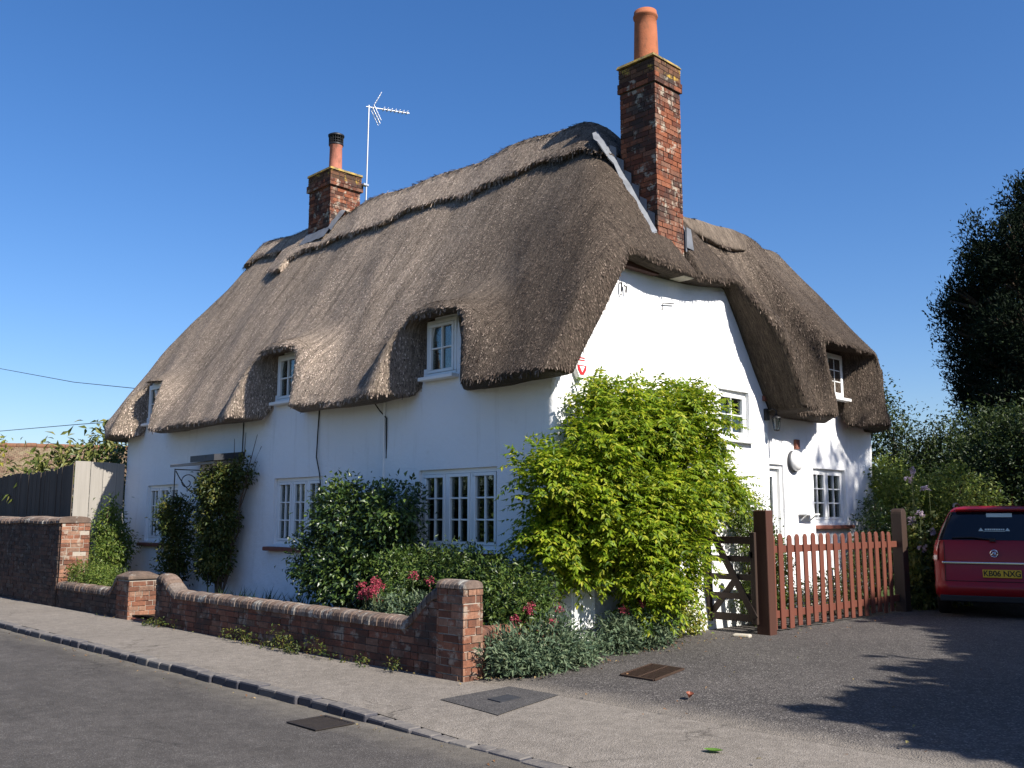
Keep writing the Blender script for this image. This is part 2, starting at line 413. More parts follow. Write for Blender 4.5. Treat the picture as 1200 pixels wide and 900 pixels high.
def leafy(name, blobs, n, size, mat, parent, seed, per=22, spread=.09, aspect=.5, droop=.25, shell=.35, clipx=None, zmin=.03, filt=None):
    rng = np.random.default_rng(seed)
    nc = max(1, n // per)
    cp, cd = blob_points(rng, blobs, nc, shell)
    if filt is not None:
        k = filt(cp); cp = cp[k]; cd = cd[k]; nc = len(cp)
    idx = np.repeat(np.arange(nc), per)
    P = cp[idx] + rng.normal(size=(len(idx), 3)) * spread
    D = cd[idx] + rng.normal(size=P.shape) * .75; D[:, 2] -= droop
    N = cd[idx] * .5 + np.array([0, 0, .8]) + rng.normal(size=P.shape) * .55
    k = P[:, 2] > zmin
    if clipx is not None: k &= P[:, 0] > clipx
    P, D, N = P[k], D[k], N[k]
    ln = size * rng.uniform(.6, 1.25, len(P)); w = ln * aspect * rng.uniform(.8, 1.2, len(P))
    V, T = ring_leaf(P, D, N, ln, w)
    return np_mesh(name, V, None, T, [mat], parent, smooth=False)

def pinnate(name, blobs, n, mat, parent, seed, length=.26, pairs=5, leaf=.075, zmin=.1, clip=None, droop=.7):
    """hanging compound leaves: a rachis with paired leaflets"""
    rng = np.random.default_rng(seed)
    per = 13; nc = n // per                            # sprays gather in clumps, so gaps and lit shoulders show
    c0, cd = blob_points(rng, blobs, nc, .45)
    ii = np.repeat(np.arange(nc), per); P0 = c0[ii] + rng.normal(size=(len(ii), 3)) * .085; d = cd[ii]; n = len(P0)
    if clip is not None:
        k = clip(P0); P0 = P0[k]; d = d[k]; n = len(P0)
    A = d + rng.normal(size=d.shape) * .6; A[:, 2] = A[:, 2] * .4 + rng.uniform(-.3, .8, n)
    A /= np.linalg.norm(A, axis=1, keepdims=True)
    L = length * rng.uniform(.65, 1.25, n)
    Ps, Ds, Ns, ls = [], [], [], []
    side = np.cross(A, np.array([0, 0, 1.0])); side /= np.linalg.norm(side, axis=1, keepdims=True) + 1e-9
    side += rng.normal(size=side.shape) * .15
    for k in range(pairs):
        u = (k + .8) / pairs
        c = P0 + A * (L * u)[:, None]; c[:, 2] -= L * droop * u * u
        tan = A.copy(); tan[:, 2] -= 2 * droop * u
        for sgn in (-1, 1):
            Dv = side * sgn * .8 + tan * .55; Dv[:, 2] -= .28
            Ps.append(c); Ds.append(Dv + rng.normal(size=Dv.shape) * .18)
            Nv = np.cross(tan, side); Nv[Nv[:, 2] < 0] *= -1
            Ns.append(Nv + rng.normal(size=Dv.shape) * .25); ls.append(leaf * (1.1 - .35 * abs(u - .5)) * rng.uniform(.8, 1.2, n))
    Dv = A.copy(); Dv[:, 2] -= 2 * droop
    e = P0 + A * L[:, None]; e[:, 2] -= L * droop
    Ps.append(e); Ds.append(Dv); Ns.append(np.cross(Dv, side)); ls.append(np.full(n, leaf * 1.1))
    # keep each compound leaf together in memory so its colour can vary per leaflet
    P = np.concatenate(Ps); D = np.concatenate(Ds); N = np.concatenate(Ns); l = np.concatenate(ls)
    k = P[:, 2] > zmin
    V, T = ring_leaf(P[k], D[k], N[k], l[k], l[k] * .42, .15, .12)
    return np_mesh(name, V, None, T, [mat], parent, smooth=False)

def stems(mb, base, tips, r=.02, rng=random, n=6, wob=.08):
    for t in tips:
        b = Vector(base) + Vector((rng.uniform(-.05, .05), rng.uniform(-.05, .05), 0)); t = Vector(t)
        pts = []
        for i in range(6):
            u = i / 5
            p = b.lerp(t, u); p.z = b.z + (t.z - b.z) * (u ** .8)
            if 0 < i < 5: p += Vector((rng.uniform(-wob, wob), rng.uniform(-wob, wob), 0))
            pts.append(p)
        mb.tube(pts, [r * (1 - .75 * i / 5) for i in range(6)], n)

def blades(name, bases, mat, parent, seed, h=.3, w=.02, per=8, spread=.06):
    rng = np.random.default_rng(seed)
    B = np.repeat(np.array(bases, float), per, 0); B[:, :2] += rng.normal(size=(len(B), 2)) * spread
    D = rng.normal(size=B.shape) * .35; D[:, 2] = 1
    N = rng.normal(size=B.shape); N[:, 2] = .1
    ln = h * rng.uniform(.5, 1.2, len(B))
    V, T = ring_leaf(B, D, N, ln, np.full(len(B), w), .1, .3)
    return np_mesh(name, V, None, T, [mat], parent, smooth=False)


# ================================================================ THE COTTAGE
house = empty('thatched_cottage', 'white painted thatched cottage with two brick chimneys and rounded eyebrow dormers', 'cottage')
K = 1.464
# ---- thatch as a solid: rounded intersections of slopes, hollowed, with scooped dormers
def surface_nets(F, o, h):
    ins = F < 0
    nx, ny, nz = F.shape
    cnt = np.zeros((nx - 1, ny - 1, nz - 1), np.uint8)
    for dx in (0, 1):
        for dy in (0, 1):
            for dz in (0, 1):
                cnt += ins[dx:nx - 1 + dx, dy:ny - 1 + dy, dz:nz - 1 + dz]
    I, J, Kk = np.nonzero((cnt > 0) & (cnt < 8))
    idm = np.full(cnt.shape, -1, np.int64); idm[I, J, Kk] = np.arange(len(I))
    acc = np.zeros((len(I), 3)); num = np.zeros(len(I))
    cor = [(a, b, c) for a in (0, 1) for b in (0, 1) for c in (0, 1)]
    for p in cor:
        for ax in range(3):
            if p[ax] == 0:
                q = list(p); q[ax] = 1
                fa = F[I + p[0], J + p[1], Kk + p[2]]; fb = F[I + q[0], J + q[1], Kk + q[2]]
                m = (fa < 0) != (fb < 0)
                t = np.where(m, fa / np.where(m, fa - fb, 1), 0)
                for k in range(3):
                    acc[:, k] += np.where(m, p[k] + (t if k == ax else 0), 0)
                num += m
    V = (acc / num[:, None] + np.stack([I, J, Kk], 1)) * h + np.array(o)
    Q = []
    for ax in range(3):
        sl = [slice(1, -1)] * 3; sl[ax] = slice(0, -1)
        A = ins[tuple(sl)]
        sl2 = [slice(1, -1)] * 3; sl2[ax] = slice(1, None)
        Bm = ins[tuple(sl2)]
        X = np.stack(np.nonzero(A != Bm), 1)
        for k in range(3):
            if k != ax: X[:, k] += 1
        a1, a2 = (ax + 1) % 3, (ax + 2) % 3
        def cell(d1, d2):
            Y = X.copy(); Y[:, a1] -= d1; Y[:, a2] -= d2
            return idm[Y[:, 0], Y[:, 1], Y[:, 2]]
        q = np.stack([cell(1, 1), cell(0, 1), cell(0, 0), cell(1, 0)], 1)
        fl = ins[X[:, 0], X[:, 1], X[:, 2]]
        q[~fl] = q[~fl][:, ::-1]
        Q.append(q)
    return V, np.concatenate(Q)

def smax(a, b, r):
    return np.where((a > -r) & (b > -r), np.sqrt(np.maximum(a + r, 0) ** 2 + np.maximum(b + r, 0) ** 2) - r, np.maximum(a, b))
def smin(a, b, r): return -smax(-a, -b, r)

HS = .055
GO = (-13.5, -1.3, 2.75)
gx = np.arange(GO[0], 1.05, HS, dtype=np.float32)[:, None, None]
gy = np.arange(GO[1], 10.0, HS, dtype=np.float32)[None, :, None]
gz = np.arange(GO[2], 8.1, HS, dtype=np.float32)[None, None, :]
def pl(nx_, ny_, nz_, p, und=0):
    l = math.sqrt(nx_ ** 2 + ny_ ** 2 + nz_ ** 2)
    return ((gx - p[0]) * nx_ + (gy - p[1]) * ny_ + (gz - p[2]) * nz_) / l
und = (.035 * np.sin(gx * 1.3 + gz * .9) * np.cos(gy * 1.1 + gx * .35) + .018 * np.sin(gx * 3.1 - gy * 2.3 + gz * 1.7) + .010 * np.sin(gx * 7.3 + gz * 5.1) * np.sin(gy * 6.7 - gz * 4.1)).astype(np.float32)
ZE = 3.22
front = pl(0, -K, 1, (0, -.6, ZE)) + und
rear = pl(0, K, 1, (0, 5.50, ZE)) + und
hipl = smax(pl(-8.0, 0, 1, (-13.10, 0, ZE)), pl(-2.0, 0, 1, (-12.88, 0, 5.30)), .5) + und
hipl = np.maximum(hipl, -9)
half = pl(1.72, 0, 1, (.36, 0, 4.98)) + und
T = .44
ridge_r = .10
main = smax(smax(smax(front, rear, ridge_r), hipl, .5), half, .38)
main = smax(main, (-.6 * (gx + 12.30) - .8 * (gy + .6) - np.maximum(0, gz - 3.25) * .62).astype(np.float32), .2)
main = smax(main, gx - .44 - .20 * np.clip((gy - 3.2) / 1.2, 0, 1), .16)
wing_x = pl(2.15, 0, 1, (.17, 0, ZE)) + und
wing_b = pl(-2.15, 0, 1, (-3.0, 0, ZE))
wing_y = pl(0, 1.62, 1, (0, 9.72, ZE)) + und
wing = smax(smax(wing_x, wing_b, .12), wing_y, .75)
wing = np.maximum(wing, 2.5 - gy)
outer = smin(main, wing, .12)
# eyebrow bumps over the dormer windows
def bump_y(xc, zc, r, y0, depth):
    """barrel along y in front of the front slope"""
    d = np.sqrt((gx - xc) ** 2 + ((gz - zc) * 1.0) ** 2) - r
    return smax(d, y0 - gy, .22)
DORM = [(-6.02, .36, 1.0), (-2.07, .32, 1.0), (-11.08, .25, .80)]     # centre, flare to the left, hood radius
for xc, fl_, br in DORM:
    outer = smin(outer, smax(bump_y(xc + .14, 3.36, br + .08, -.42, 1), gy - 1.2, .1), .52)
hood = smax(pl(1.16, 0, 1, (.17, 0, 4.70)) + und, np.abs(gy - 7.52) - 1.10, .26)
hood = smax(hood, gx - .36, .14)
hood = smax(hood, -1.75 - gx, .1)
outer = smin(outer, hood, .42)
inner = np.maximum(front + T, rear + T)
inner = np.maximum(inner, hipl + T)
inner = np.maximum(inner, np.minimum(half + T, np.maximum(gz - 4.86 - .10 * np.abs(gy - 2.3) ** 2 * .6, -(gx + .30))))
winner = np.maximum(np.maximum(np.maximum(wing_x + T, wing_b + T), wing_y + T), 4.4 - gy)
void = np.minimum(inner, winner)
roof = smax(outer, -void, .10)
# eave cut, tilted so the edge is cut square to the slope; rises gently round the verge
cut = np.maximum(ZE - .02 + .015 * np.sin(gx * 2.1) - gz + 0 * gy, -9)
roof = smax(roof, cut.astype(np.float32), .035)
# scoops
def scoop_y(xc, z_top, w0, w1, yb, left):
    """opening cut back to the window; wider towards the front, flaring to the left"""
    f = np.clip((yb - gy) / .62, 0, 1.2)
    wr = w0 + .63 * f
    wl = w0 + left * f
    dx = np.where(gx > xc, (gx - xc) - wr, (xc - gx) - wl)
    q = smax(dx.astype(np.float32), (gz - z_top + .10 * f).astype(np.float32), .18)
    return np.maximum(q, gy - yb)
for xc, fl_, br in DORM:
    roof = smax(roof, -scoop_y(xc, 4.31, .37, .9, .06, fl_), .05)
f = np.clip((gx + .27) / .45, 0, 1.4)
dy = np.where(gy > 7.74, (gy - 7.74) - (.36 + .40 * f), (7.74 - gy) - (.36 + .84 * f - .25 * f * np.clip(4.5 - gz, 0, 1)))
sc = smax(dy.astype(np.float32), (gz - 4.58 + .08 * f).astype(np.float32), .15)
sc = np.maximum(sc, np.where(gz > 3.66, -.26, -.47) - gx)
roof = smax(roof, -sc, .06)
# notch where the chimney breast comes through the gable hip
notch = np.maximum(np.maximum(gy - 2.72, (2.02 + np.maximum(0, (6.15 - gz)) * .52) - gy), np.maximum(-.3 - gx, 4.95 - gz))
roof = smax(roof, -notch.astype(np.float32), .04)
Vr, Qr = surface_nets(roof.astype(np.float32), GO, HS)

def face_geo(V, Q):
    a, b, c, d = (V[Q[:, i]] for i in range(4))
    n = np.cross(c - a, d - b); ar = np.linalg.norm(n, axis=1) * .5
    return (a + b + c + d) / 4, n / (2 * ar[:, None] + 1e-12), ar

def straws(V, Q, n, seed, ln=(.035, .085), wd=.0112, lift=.0045, sel=None):
    rng = np.random.default_rng(seed)
    c, nn, ar = face_geo(V, Q)
    w = ar * ((nn[:, 0] > .15) | (nn[:, 1] < -.15) | (nn[:, 2] > .35)) * (c[:, 1] < 9.9)
    w = w * np.where((nn[:, 1] > .3) & (nn[:, 0] < .3), .15, 1) * np.where(nn[:, 2] < -.2, .03, 1) * np.where(nn[:, 0] < -.5, .2, 1)
    if sel is not None: w = w * sel(c, nn)
    i = rng.choice(len(Q), n, p=w / w.sum())
    u, v = rng.random((2, n, 1))
    q = V[Q[i]]
    P = (q[:, 0] * (1 - u) + q[:, 1] * u) * (1 - v) + (q[:, 3] * (1 - u) + q[:, 2] * u) * v
    N = nn[i]
    Tn = N * N[:, 2:3] - np.array([0, 0, 1.0])
    bad = np.linalg.norm(Tn, axis=1) < .2
    Tn[bad] = np.array([0, -1.0, -.2])
    Tn += rng.normal(size=Tn.shape) * np.where(rng.random((n, 1)) < .07, .6, .12)
    Tn -= N * np.sum(Tn * N, 1, keepdims=True)
    Tn /= np.linalg.norm(Tn, axis=1, keepdims=True) + 1e-9
    S = np.cross(N, Tn)
    L = rng.uniform(ln[0], ln[1], (n, 1)); W = wd * rng.uniform(.6, 1.5, (n, 1))
    Lf = lift * rng.uniform(.2, 1.4, (n, 1))
    a = P - N * .006; b = P + Tn * L + N * Lf
    return np.stack([a - S * W / 2, a + S * W / 2, b + S * W * .4, b - S * W * .4], 1).reshape(-1, 3)

SV = straws(Vr, Qr, 150000, 3)
nS = len(SV) // 4
Vall = np.concatenate([Vr, SV]); Qall = np.concatenate([Qr, np.arange(nS * 4).reshape(-1, 4) + len(Vr)])
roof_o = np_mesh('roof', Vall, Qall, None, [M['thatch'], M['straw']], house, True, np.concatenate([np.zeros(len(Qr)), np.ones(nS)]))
# ---- ridge cap: a thicker layer of newer thatch along the ridges
edge = 6.98 + .05 * np.sin(gx * 2.2) + .04 * np.sin(gx * 5.7 + 1) + np.where((gx > -9.9) & (gx < -9.2), -.28, 0) + np.where(gx < -9.9, .30, 0) - np.clip(gx + 1.2, 0, .4) * .35
cap = smax(main - .105, (edge - gz).astype(np.float32), .035)
cap = np.maximum(cap, gx + .62)
cap = np.maximum(cap, -(main + .15))
capw = smax(wing - .10, (6.30 + .05 * np.sin(gy * 3) - gz + 0 * gx).astype(np.float32), .035)
capw = np.maximum(np.maximum(capw, 3.2 - gy), -(wing + .15))
cap = np.minimum(cap, capw)
Vc, Qc = surface_nets(cap.astype(np.float32), GO, HS)
SV = straws(Vc, Qc, 15000, 5, (.05, .13), .014, .003, sel=lambda c, nn: nn[:, 1] < -.1)
nS = len(SV) // 4
np_mesh('ridge_cap', np.concatenate([Vc, SV]), np.concatenate([Qc, np.arange(nS * 4).reshape(-1, 4) + len(Vc)]), None, [M['thatch_ridge'], M['straw']], roof_o, True, np.concatenate([np.zeros(len(Qc)), np.ones(nS)]))
del front, rear, hipl, half, main, wing, wing_x, wing_b, wing_y, outer, inner, winner, void, cut, und, cap, capw, edge, notch, sc, dy, hood

# ---- walls: one skin following the plan, rounded corners, openings with reveals
def wall_skin(name, path, holes, top, parent, rad=.07, step=.13, z0=-.05, seed=1, thick=.16):
    """path = plan points; holes = (u0,u1,z0,z1); outside is on the right of the path"""
    pts = []
    P = [Vector((p[0], p[1])) for p in path]
    for i, p in enumerate(P):
        if i in (0, len(P) - 1): pts.append(p); continue
        a = (P[i - 1] - p).normalized(); b = (P[i + 1] - p).normalized()
        r = min(rad, (P[i - 1] - p).length * .4, (P[i + 1] - p).length * .4)
        for k in range(5):
            t = k / 4
            q = p + a * r * (1 - t) ** 2 + b * r * t ** 2
            pts.append(q)
    cum = [0]
    for i in range(1, len(pts)): cum.append(cum[-1] + (pts[i] - pts[i - 1]).length)
    Lt = cum[-1]
    def at(u):
        i = 0
        while i < len(cum) - 2 and u > cum[i + 1]: i += 1
        t = (u - cum[i]) / max(1e-9, cum[i + 1] - cum[i])
        p = pts[i].lerp(pts[i + 1], t); d = (pts[i + 1] - pts[i]).normalized()
        return p, Vector((d.y, -d.x))
    us = set(cum)
    for h_ in holes: us.update(h_[:2])
    us = sorted(us); full = []
    for a, b in zip(us, us[1:]):
        n = max(1, int((b - a) / step))
        full += [a + (b - a) * k / n for k in range(n)]
    full.append(us[-1]); us = [full[0]]
    for u in full[1:]:
        if u - us[-1] > 1e-4: us.append(u)
    zs = {z0}
    for h_ in holes: zs.update(h_[2:])
    ztop = max(top(u) for u in us)
    zs.add(ztop); zs = sorted(zs); full = []
    for a, b in zip(zs, zs[1:]):
        n = max(1, int((b - a) / step)); full += [a + (b - a) * k / n for k in range(n)]
    zs = full + [ztop]
    rng = np.random.default_rng(seed)
    ph = rng.uniform(0, 6, 8)
    def disp(u, z):
        return .012 * math.sin(u * 1.9 + ph[0]) * math.sin(z * 2.3 + ph[1]) + .006 * math.sin(u * 5.3 + z * 3.1 + ph[2]) + .004 * math.sin(u * 9.1 - z * 8.3 + ph[3]) + .05 * max(0, .9 - z) ** 2
    mb = MB(); vid = {}
    def vert(i, j):
        u, z = us[i], min(zs[j], top(us[i]))
        k = (i, round(z, 4))
        if k not in vid:
            p, n = at(u); d = disp(u, z)
            vid[k] = len(mb.v); mb.v.append((p.x + n.x * d, p.y + n.y * d, z))
        return vid[k]
    inh = lambda u, z: any(h_[0] < u < h_[1] and h_[2] < z < h_[3] for h_ in holes)
    for i in range(len(us) - 1):
        for j in range(len(zs) - 1):
            if inh((us[i] + us[i + 1]) / 2, (zs[j] + zs[j + 1]) / 2): continue
            q = [vert(i, j), vert(i + 1, j), vert(i + 1, j + 1), vert(i, j + 1)]
            q2 = []
            for v in q:
                if v not in q2: q2.append(v)
            if len(q2) > 2: mb.f.append(q2); mb.m.append(0); mb.sm.append(True)
    base = len(mb.v)
    for (a, b, c, d) in holes:                     # reveals
        ui = [i for i, u in enumerate(us) if a - 1e-4 <= u <= b + 1e-4]; zi = [j for j, z in enumerate(zs) if c - 1e-4 <= z <= d + 1e-4]
        loop = [(i, zi[0]) for i in ui] + [(ui[-1], j) for j in zi[1:]] + [(i, zi[-1]) for i in reversed(ui[:-1])] + [(ui[0], j) for j in reversed(zi[1:-1])]
        f_ = [vert(*l_) for l_ in loop]; bk = []
        for (i, j) in loop:
            p, n = at(us[i]); q = p - n * thick
            bk.append(len(mb.v)); mb.v.append((q.x, q.y, zs[j]))
        nn = len(loop)
        f2 = []
        for v in f_:
            f2.append(len(mb.v)); mb.v.append(mb.v[v])
        for k in range(nn):
            mb.f.append([f2[k], f2[(k + 1) % nn], bk[(k + 1) % nn], bk[k]][::-1]); mb.m.append(0); mb.sm.append(False)
    return mb.build(name, M['wall'], parent), at

XL = -12.42
def top1(u):
    if u < 5.0: return 3.55
    x = XL + (u - 5.0)
    if u < 5.0 - XL:
        for xc, fl_, br in DORM:
            if abs(x - xc) < .335: return 4.30
        return 3.60
    y = u - 5.0 + XL
    return min(3.2 + K * (y + .6) - .30, 3.2 + K * (5.5 - y) - .30, 5.12)
U0 = 5.0 - XL          # u of the front corner (before rounding)
fx = lambda x: 5.0 + (x - XL) - .027
gyu = lambda y: U0 + y - .054
FW = [(-11.28, -9.88, 1.10, 2.20), (-6.34, -4.94, 1.12, 2.20), (-2.55, -.99, 1.14, 2.20)]
DW = [(xc - .31, xc + .31, 3.47, 4.26) for xc, fl_, br in DORM]
GWD = [(3.58, 4.38, 2.72, 3.45)]
holes = [(fx(a), fx(b), c, d) for a, b, c, d in FW + DW] + [(gyu(a), gyu(b), c, d) for a, b, c, d in GWD]
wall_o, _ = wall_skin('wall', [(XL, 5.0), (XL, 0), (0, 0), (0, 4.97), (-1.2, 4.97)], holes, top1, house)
# rear range with the door and kitchen window, set back from the gable
DX, KX = -.30, -.45
path2 = [(-.9, 4.72), (DX, 4.72), (DX, 6.92), (KX, 6.92), (KX, 9.56), (-4.0, 9.56)]
du = lambda y: .6 + (y - 4.72) - .027
ku = lambda y: .6 + 2.2 + .15 + (y - 6.92) - .073
DOOR = (5.02, 5.86, .06, 2.42)
KW = (7.06, 8.34, 1.46, 2.42); WD = (7.42, 8.06, 3.70, 4.50)
def top2(u):
    y = 6.92 + (u - 2.95 + .073)
    return 3.62
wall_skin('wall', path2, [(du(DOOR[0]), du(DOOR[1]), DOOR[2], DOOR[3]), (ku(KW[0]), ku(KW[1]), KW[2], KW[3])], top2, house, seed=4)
# dark rooms behind the glass
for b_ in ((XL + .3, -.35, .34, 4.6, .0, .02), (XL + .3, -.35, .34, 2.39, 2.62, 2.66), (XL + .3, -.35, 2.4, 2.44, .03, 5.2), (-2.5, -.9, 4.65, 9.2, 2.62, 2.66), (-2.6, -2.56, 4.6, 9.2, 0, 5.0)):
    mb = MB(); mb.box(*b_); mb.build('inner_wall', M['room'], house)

# ---- windows
def window(mat4, w, h, lights, cols, rows, parent, sill=None, curtain=(), label=None, fr=.06, name='window'):
    """local x along the wall, y outward, z up, origin bottom left on the wall face"""
    mb = MB(); y0, y1 = -.135, -.055
    mb.box(0, w, y0, y1, 0, fr); mb.box(0, w, y0, y1, h - fr, h)
    mb.box(0, fr, y0, y1, fr, h - fr); mb.box(w - fr, w, y0, y1, fr, h - fr)
    lw = (w - fr * (lights + 1)) / lights
    panes = MB(); cas = MB(); x = fr
    for i in range(lights):
        if i: mb.box(x - fr, x, y0, y1, fr, h - fr)
        c = .042; a0, a1 = x + .004, x + lw - .004; b0, b1 = fr + .004, h - fr - .004
        yc0, yc1 = -.125, -.045
        cas.box(a0, a1, yc0, yc1, b0, b0 + c); cas.box(a0, a1, yc0, yc1, b1 - c, b1)
        cas.box(a0, a0 + c, yc0, yc1, b0 + c, b1 - c); cas.box(a1 - c, a1, yc0, yc1, b0 + c, b1 - c)
        iw = a1 - a0 - 2 * c; ih = b1 - b0 - 2 * c; g = .022
        for k in range(1, cols):
            xx = a0 + c + iw * k / cols; cas.box(xx - g / 2, xx + g / 2, -.108, -.054, b0 + c, b1 - c)
        for k in range(1, rows):
            zz = b0 + c + ih * k / rows
            for q in range(cols):
                xa = a0 + c + iw * q / cols + (g / 2 if q else 0); xb = a0 + c + iw * (q + 1) / cols - (g / 2 if q < cols - 1 else 0)
                cas.box(xa, xb, -.106, -.056, zz - g / 2, zz + g / 2)
        panes.box(a0 + c - .004, a1 - c + .004, -.088, -.084, b0 + c - .004, b1 - c + .004)
        x += lw + fr
    W = mb.build(name, M['white_paint'], parent, bevel=.006, xf=mat4)
    if label: W['label'] = label
    cas.build('casement', M['white_paint'], W, bevel=.005, xf=mat4, seg=1)
    panes.build('pane', M['glass'], W, xf=mat4)
    if sill == 'tile':
        s = MB(); s.box(-.16, w + .12, -.05, .10, -.10, -.035); s.build('sill', M['sill'], W, bevel=.012, xf=mat4)
    elif sill:
        s = MB(); s.box(-.05, w + .05, -.06, .07, -.055, -.004); s.build('sill', M['white_paint'], W, bevel=.008, xf=mat4)
    for (a, b) in curtain:                        # hanging folds
        n = 26; V = []
        for k in range(n + 1):
            u = a + (b - a) * k / n; yy = -.26 + .022 * math.sin(k * 1.9) + .01 * math.sin(k * 4.3)
            V += [(u * w, yy, .03), (u * w, yy - .01, h - .02)]
        c = MB(); c.add(V, [(2 * k, 2 * k + 2, 2 * k + 3, 2 * k + 1) for k in range(n)], 0, True)
        c.build('curtain', M['curtain'], W, xf=mat4)
    return W
def facade(x, z): return Matrix(((1, 0, 0, x), (0, -1, 0, 0), (0, 0, 1, z), (0, 0, 0, 1)))
def gable(X, y, z): return Matrix(((0, 1, 0, X), (1, 0, 0, y), (0, 0, 1, z), (0, 0, 0, 1)))
cur = [((0.02, .34), (.72, .98)), ((.04, .30), (.66, .8)), ((.03, .27),)]
for (a, b, c, d), cu in zip(FW, cur):
    window(facade(a, c), b - a, d - c, 3, 2, 3, house, 'tile', cu)
for a, b, c, d in DW:
    window(facade(a, c) @ Matrix.Translation((0, .075, 0)), b - a, d - c, 1, 2, 2, house, 'wood', ((.02, .45),), fr=.05)
for a, b, c, d in GWD: window(gable(0, a, c), b - a, d - c, 1, 2, 2, house, 'wood', ())
window(gable(KX, KW[0], KW[2]), KW[1] - KW[0], KW[3] - KW[2], 2, 2, 3, house, 'tile', ())
window(gable(-.20, WD[0], WD[2]), WD[1] - WD[0], WD[3] - WD[2], 1, 2, 3, house, 'wood', ((.3, .98),), fr=.05)
# flipped matrices turn the faces inside out
for o in [o for o in bpy.data.objects if o.type == 'MESH' and (o.name.split('.')[0] in ('window', 'casement', 'pane', 'sill', 'curtain'))]:
    o.data.flip_normals()

# ---- back door
mb = MB(); w, h = DOOR[1] - DOOR[0], DOOR[3] - DOOR[2]; g = gable(DX, DOOR[0], DOOR[2])
mb.box(.07, w - .07, -.13, -.085, 0, .95); mb.box(.07, .2, -.13, -.085, .95, h - .07); mb.box(w - .2, w - .07, -.13, -.085, .95, h - .07); mb.box(.2, w - .2, -.13, -.085, h - .2, h - .07)
mb.box(.2, w - .2, -.128, -.088, 1.42, 1.48)
door = mb.build('door', M['white_paint'], house, xf=g); door['label'] = 'white half glazed back door'
mb = MB(); mb.box(0, .068, -.14, -.03, 0, h); mb.box(w - .068, w, -.14, -.03, 0, h); mb.box(.068, w - .068, -.14, -.03, h - .068, h)
mb.build('door_frame', M['white_paint'], door, xf=g)
mb = MB(); mb.box(.195, w - .195, -.112, -.106, .95, 1.42); mb.box(.195, w - .195, -.112, -.106, 1.48, h - .2); mb.build('pane', M['glass'], door, xf=g)
mb = MB(); mb.box(w - .155, w - .115, -.085, -.07, .88, 1.12); mb.bar((w - .135, -.045, 1.02), (w - .26, -.045, 1.02), .018, .018); mb.bar((w - .135, -.075, 1.02), (w - .135, -.04, 1.02), .018, .018)
mb.build('handle', M['black_metal'], door, xf=g)
mb = MB(); mb.box(w - .15, w - .12, -.085, -.068, 1.24, 1.31); mb.build('lock', M['black_metal'], door, xf=g)
for o in (door,) + tuple(door.children): o.data.flip_normals()

# ---- bricks laid one by one
def bricks(mb, o, u, n, L, z0, ztop, depth=.05, mi=0, seed=0, row=.075, jit=.004, cut=True):
    """courses of bricks on a face: o start, u along, n outward; ztop number or function of the distance along"""
    rng = random.Random(seed)
    o, u, n = Vector(o), Vector(u), Vector(n)
    zt = ztop if callable(ztop) else (lambda s: ztop)
    r = 0; z = z0
    zmax = max(zt(L * k / 40) for k in range(41))
    while z < zmax - .02:
        s = -(.1125 if r % 2 else 0) - (.0 if r % 4 < 2 else .05)
        while s < L:
            bl = .215 if rng.random() < .72 else .1025
            a, b = max(0, s), min(L, s + bl)
            if b - a > .02:
                top = min(z + row - .010, zt((a + b) / 2) - .002)
                if top - z > .02:
                    d = depth + rng.uniform(-jit, jit)
                    dz = rng.uniform(-.002, .002)
                    mb.obox(o + u * a - n * (depth - .03) + Vector((0, 0, z + dz)), u * (b - a), n * (d - .02), (0, 0, top - z), mi)
            s += bl + .010
        z += row; r += 1

def brick_block(mb, x0, x1, y0, y1, z0, z1, seed=0, faces='+x-y-x+y', jit=.004, core=1, mi=0):
    """a solid of mortar with bricks standing 8 mm proud on its faces"""
    e = .012
    mb.box(x0 + e, x1 - e, y0 + e, y1 - e, z0, z1 - .004, core)
    for k, (f, o, u, n, L) in enumerate([('-y', (x0, y0 + .012, 0), (1, 0, 0), (0, -1, 0), x1 - x0), ('+x', (x1 - .012, y0, 0), (0, 1, 0), (1, 0, 0), y1 - y0),
                                         ('+y', (x1, y1 - .012, 0), (-1, 0, 0), (0, 1, 0), x1 - x0), ('-x', (x0 + .012, y1, 0), (0, -1, 0), (-1, 0, 0), y1 - y0)]):
        if f in faces:
            ins = .002 if f in ('+x', '-x') else .0
            bricks(mb, Vector(o) + Vector(u) * ins, u, n, L - 2 * ins, z0, z1, .042, mi, seed * 7 + k, jit=jit)

# ---- gable chimney
def chimney(x0, x1, y0, y1, zb, zt, cap_h, seed, label, oversail=.026):
    mb = MB()
    brick_block(mb, x0, x1, y0, y1, zb, zt - cap_h, seed)
    o_ = oversail
    brick_block(mb, x0 - o_, x1 + o_, y0 - o_, y1 + o_, zt - cap_h + .002, zt - cap_h + .152, seed + 1)
    brick_block(mb, x0 - o_ * .4, x1 + o_ * .4, y0 - o_ * .4, y1 + o_ * .4, zt - cap_h + .156, zt, seed + 2, mi=2)
    c = mb.build('chimney', [M['chimney_brick'], M['mortar_dark'], M['lichen_brick']], house)
    c['label'] = label
    return c
ch = chimney(-.545, .085, 2.05, 2.66, 4.9, 8.05, .36, 11, 'tall brick gable chimney with a single long terracotta pot')
mb = MB(); mb.loft([[(-.585 + s_, 2.015 + s_, z), (.10 - s_, 2.015 + s_, z), (.10 - s_, 2.695 - s_, z), (-.585 + s_, 2.695 - s_, z)] for s_, z in ((0, 8.074), (.02, 8.12), (.16, 8.20), (.2, 8.21))], 0, True, False)
mb.build('capping', M['lichen'], ch)
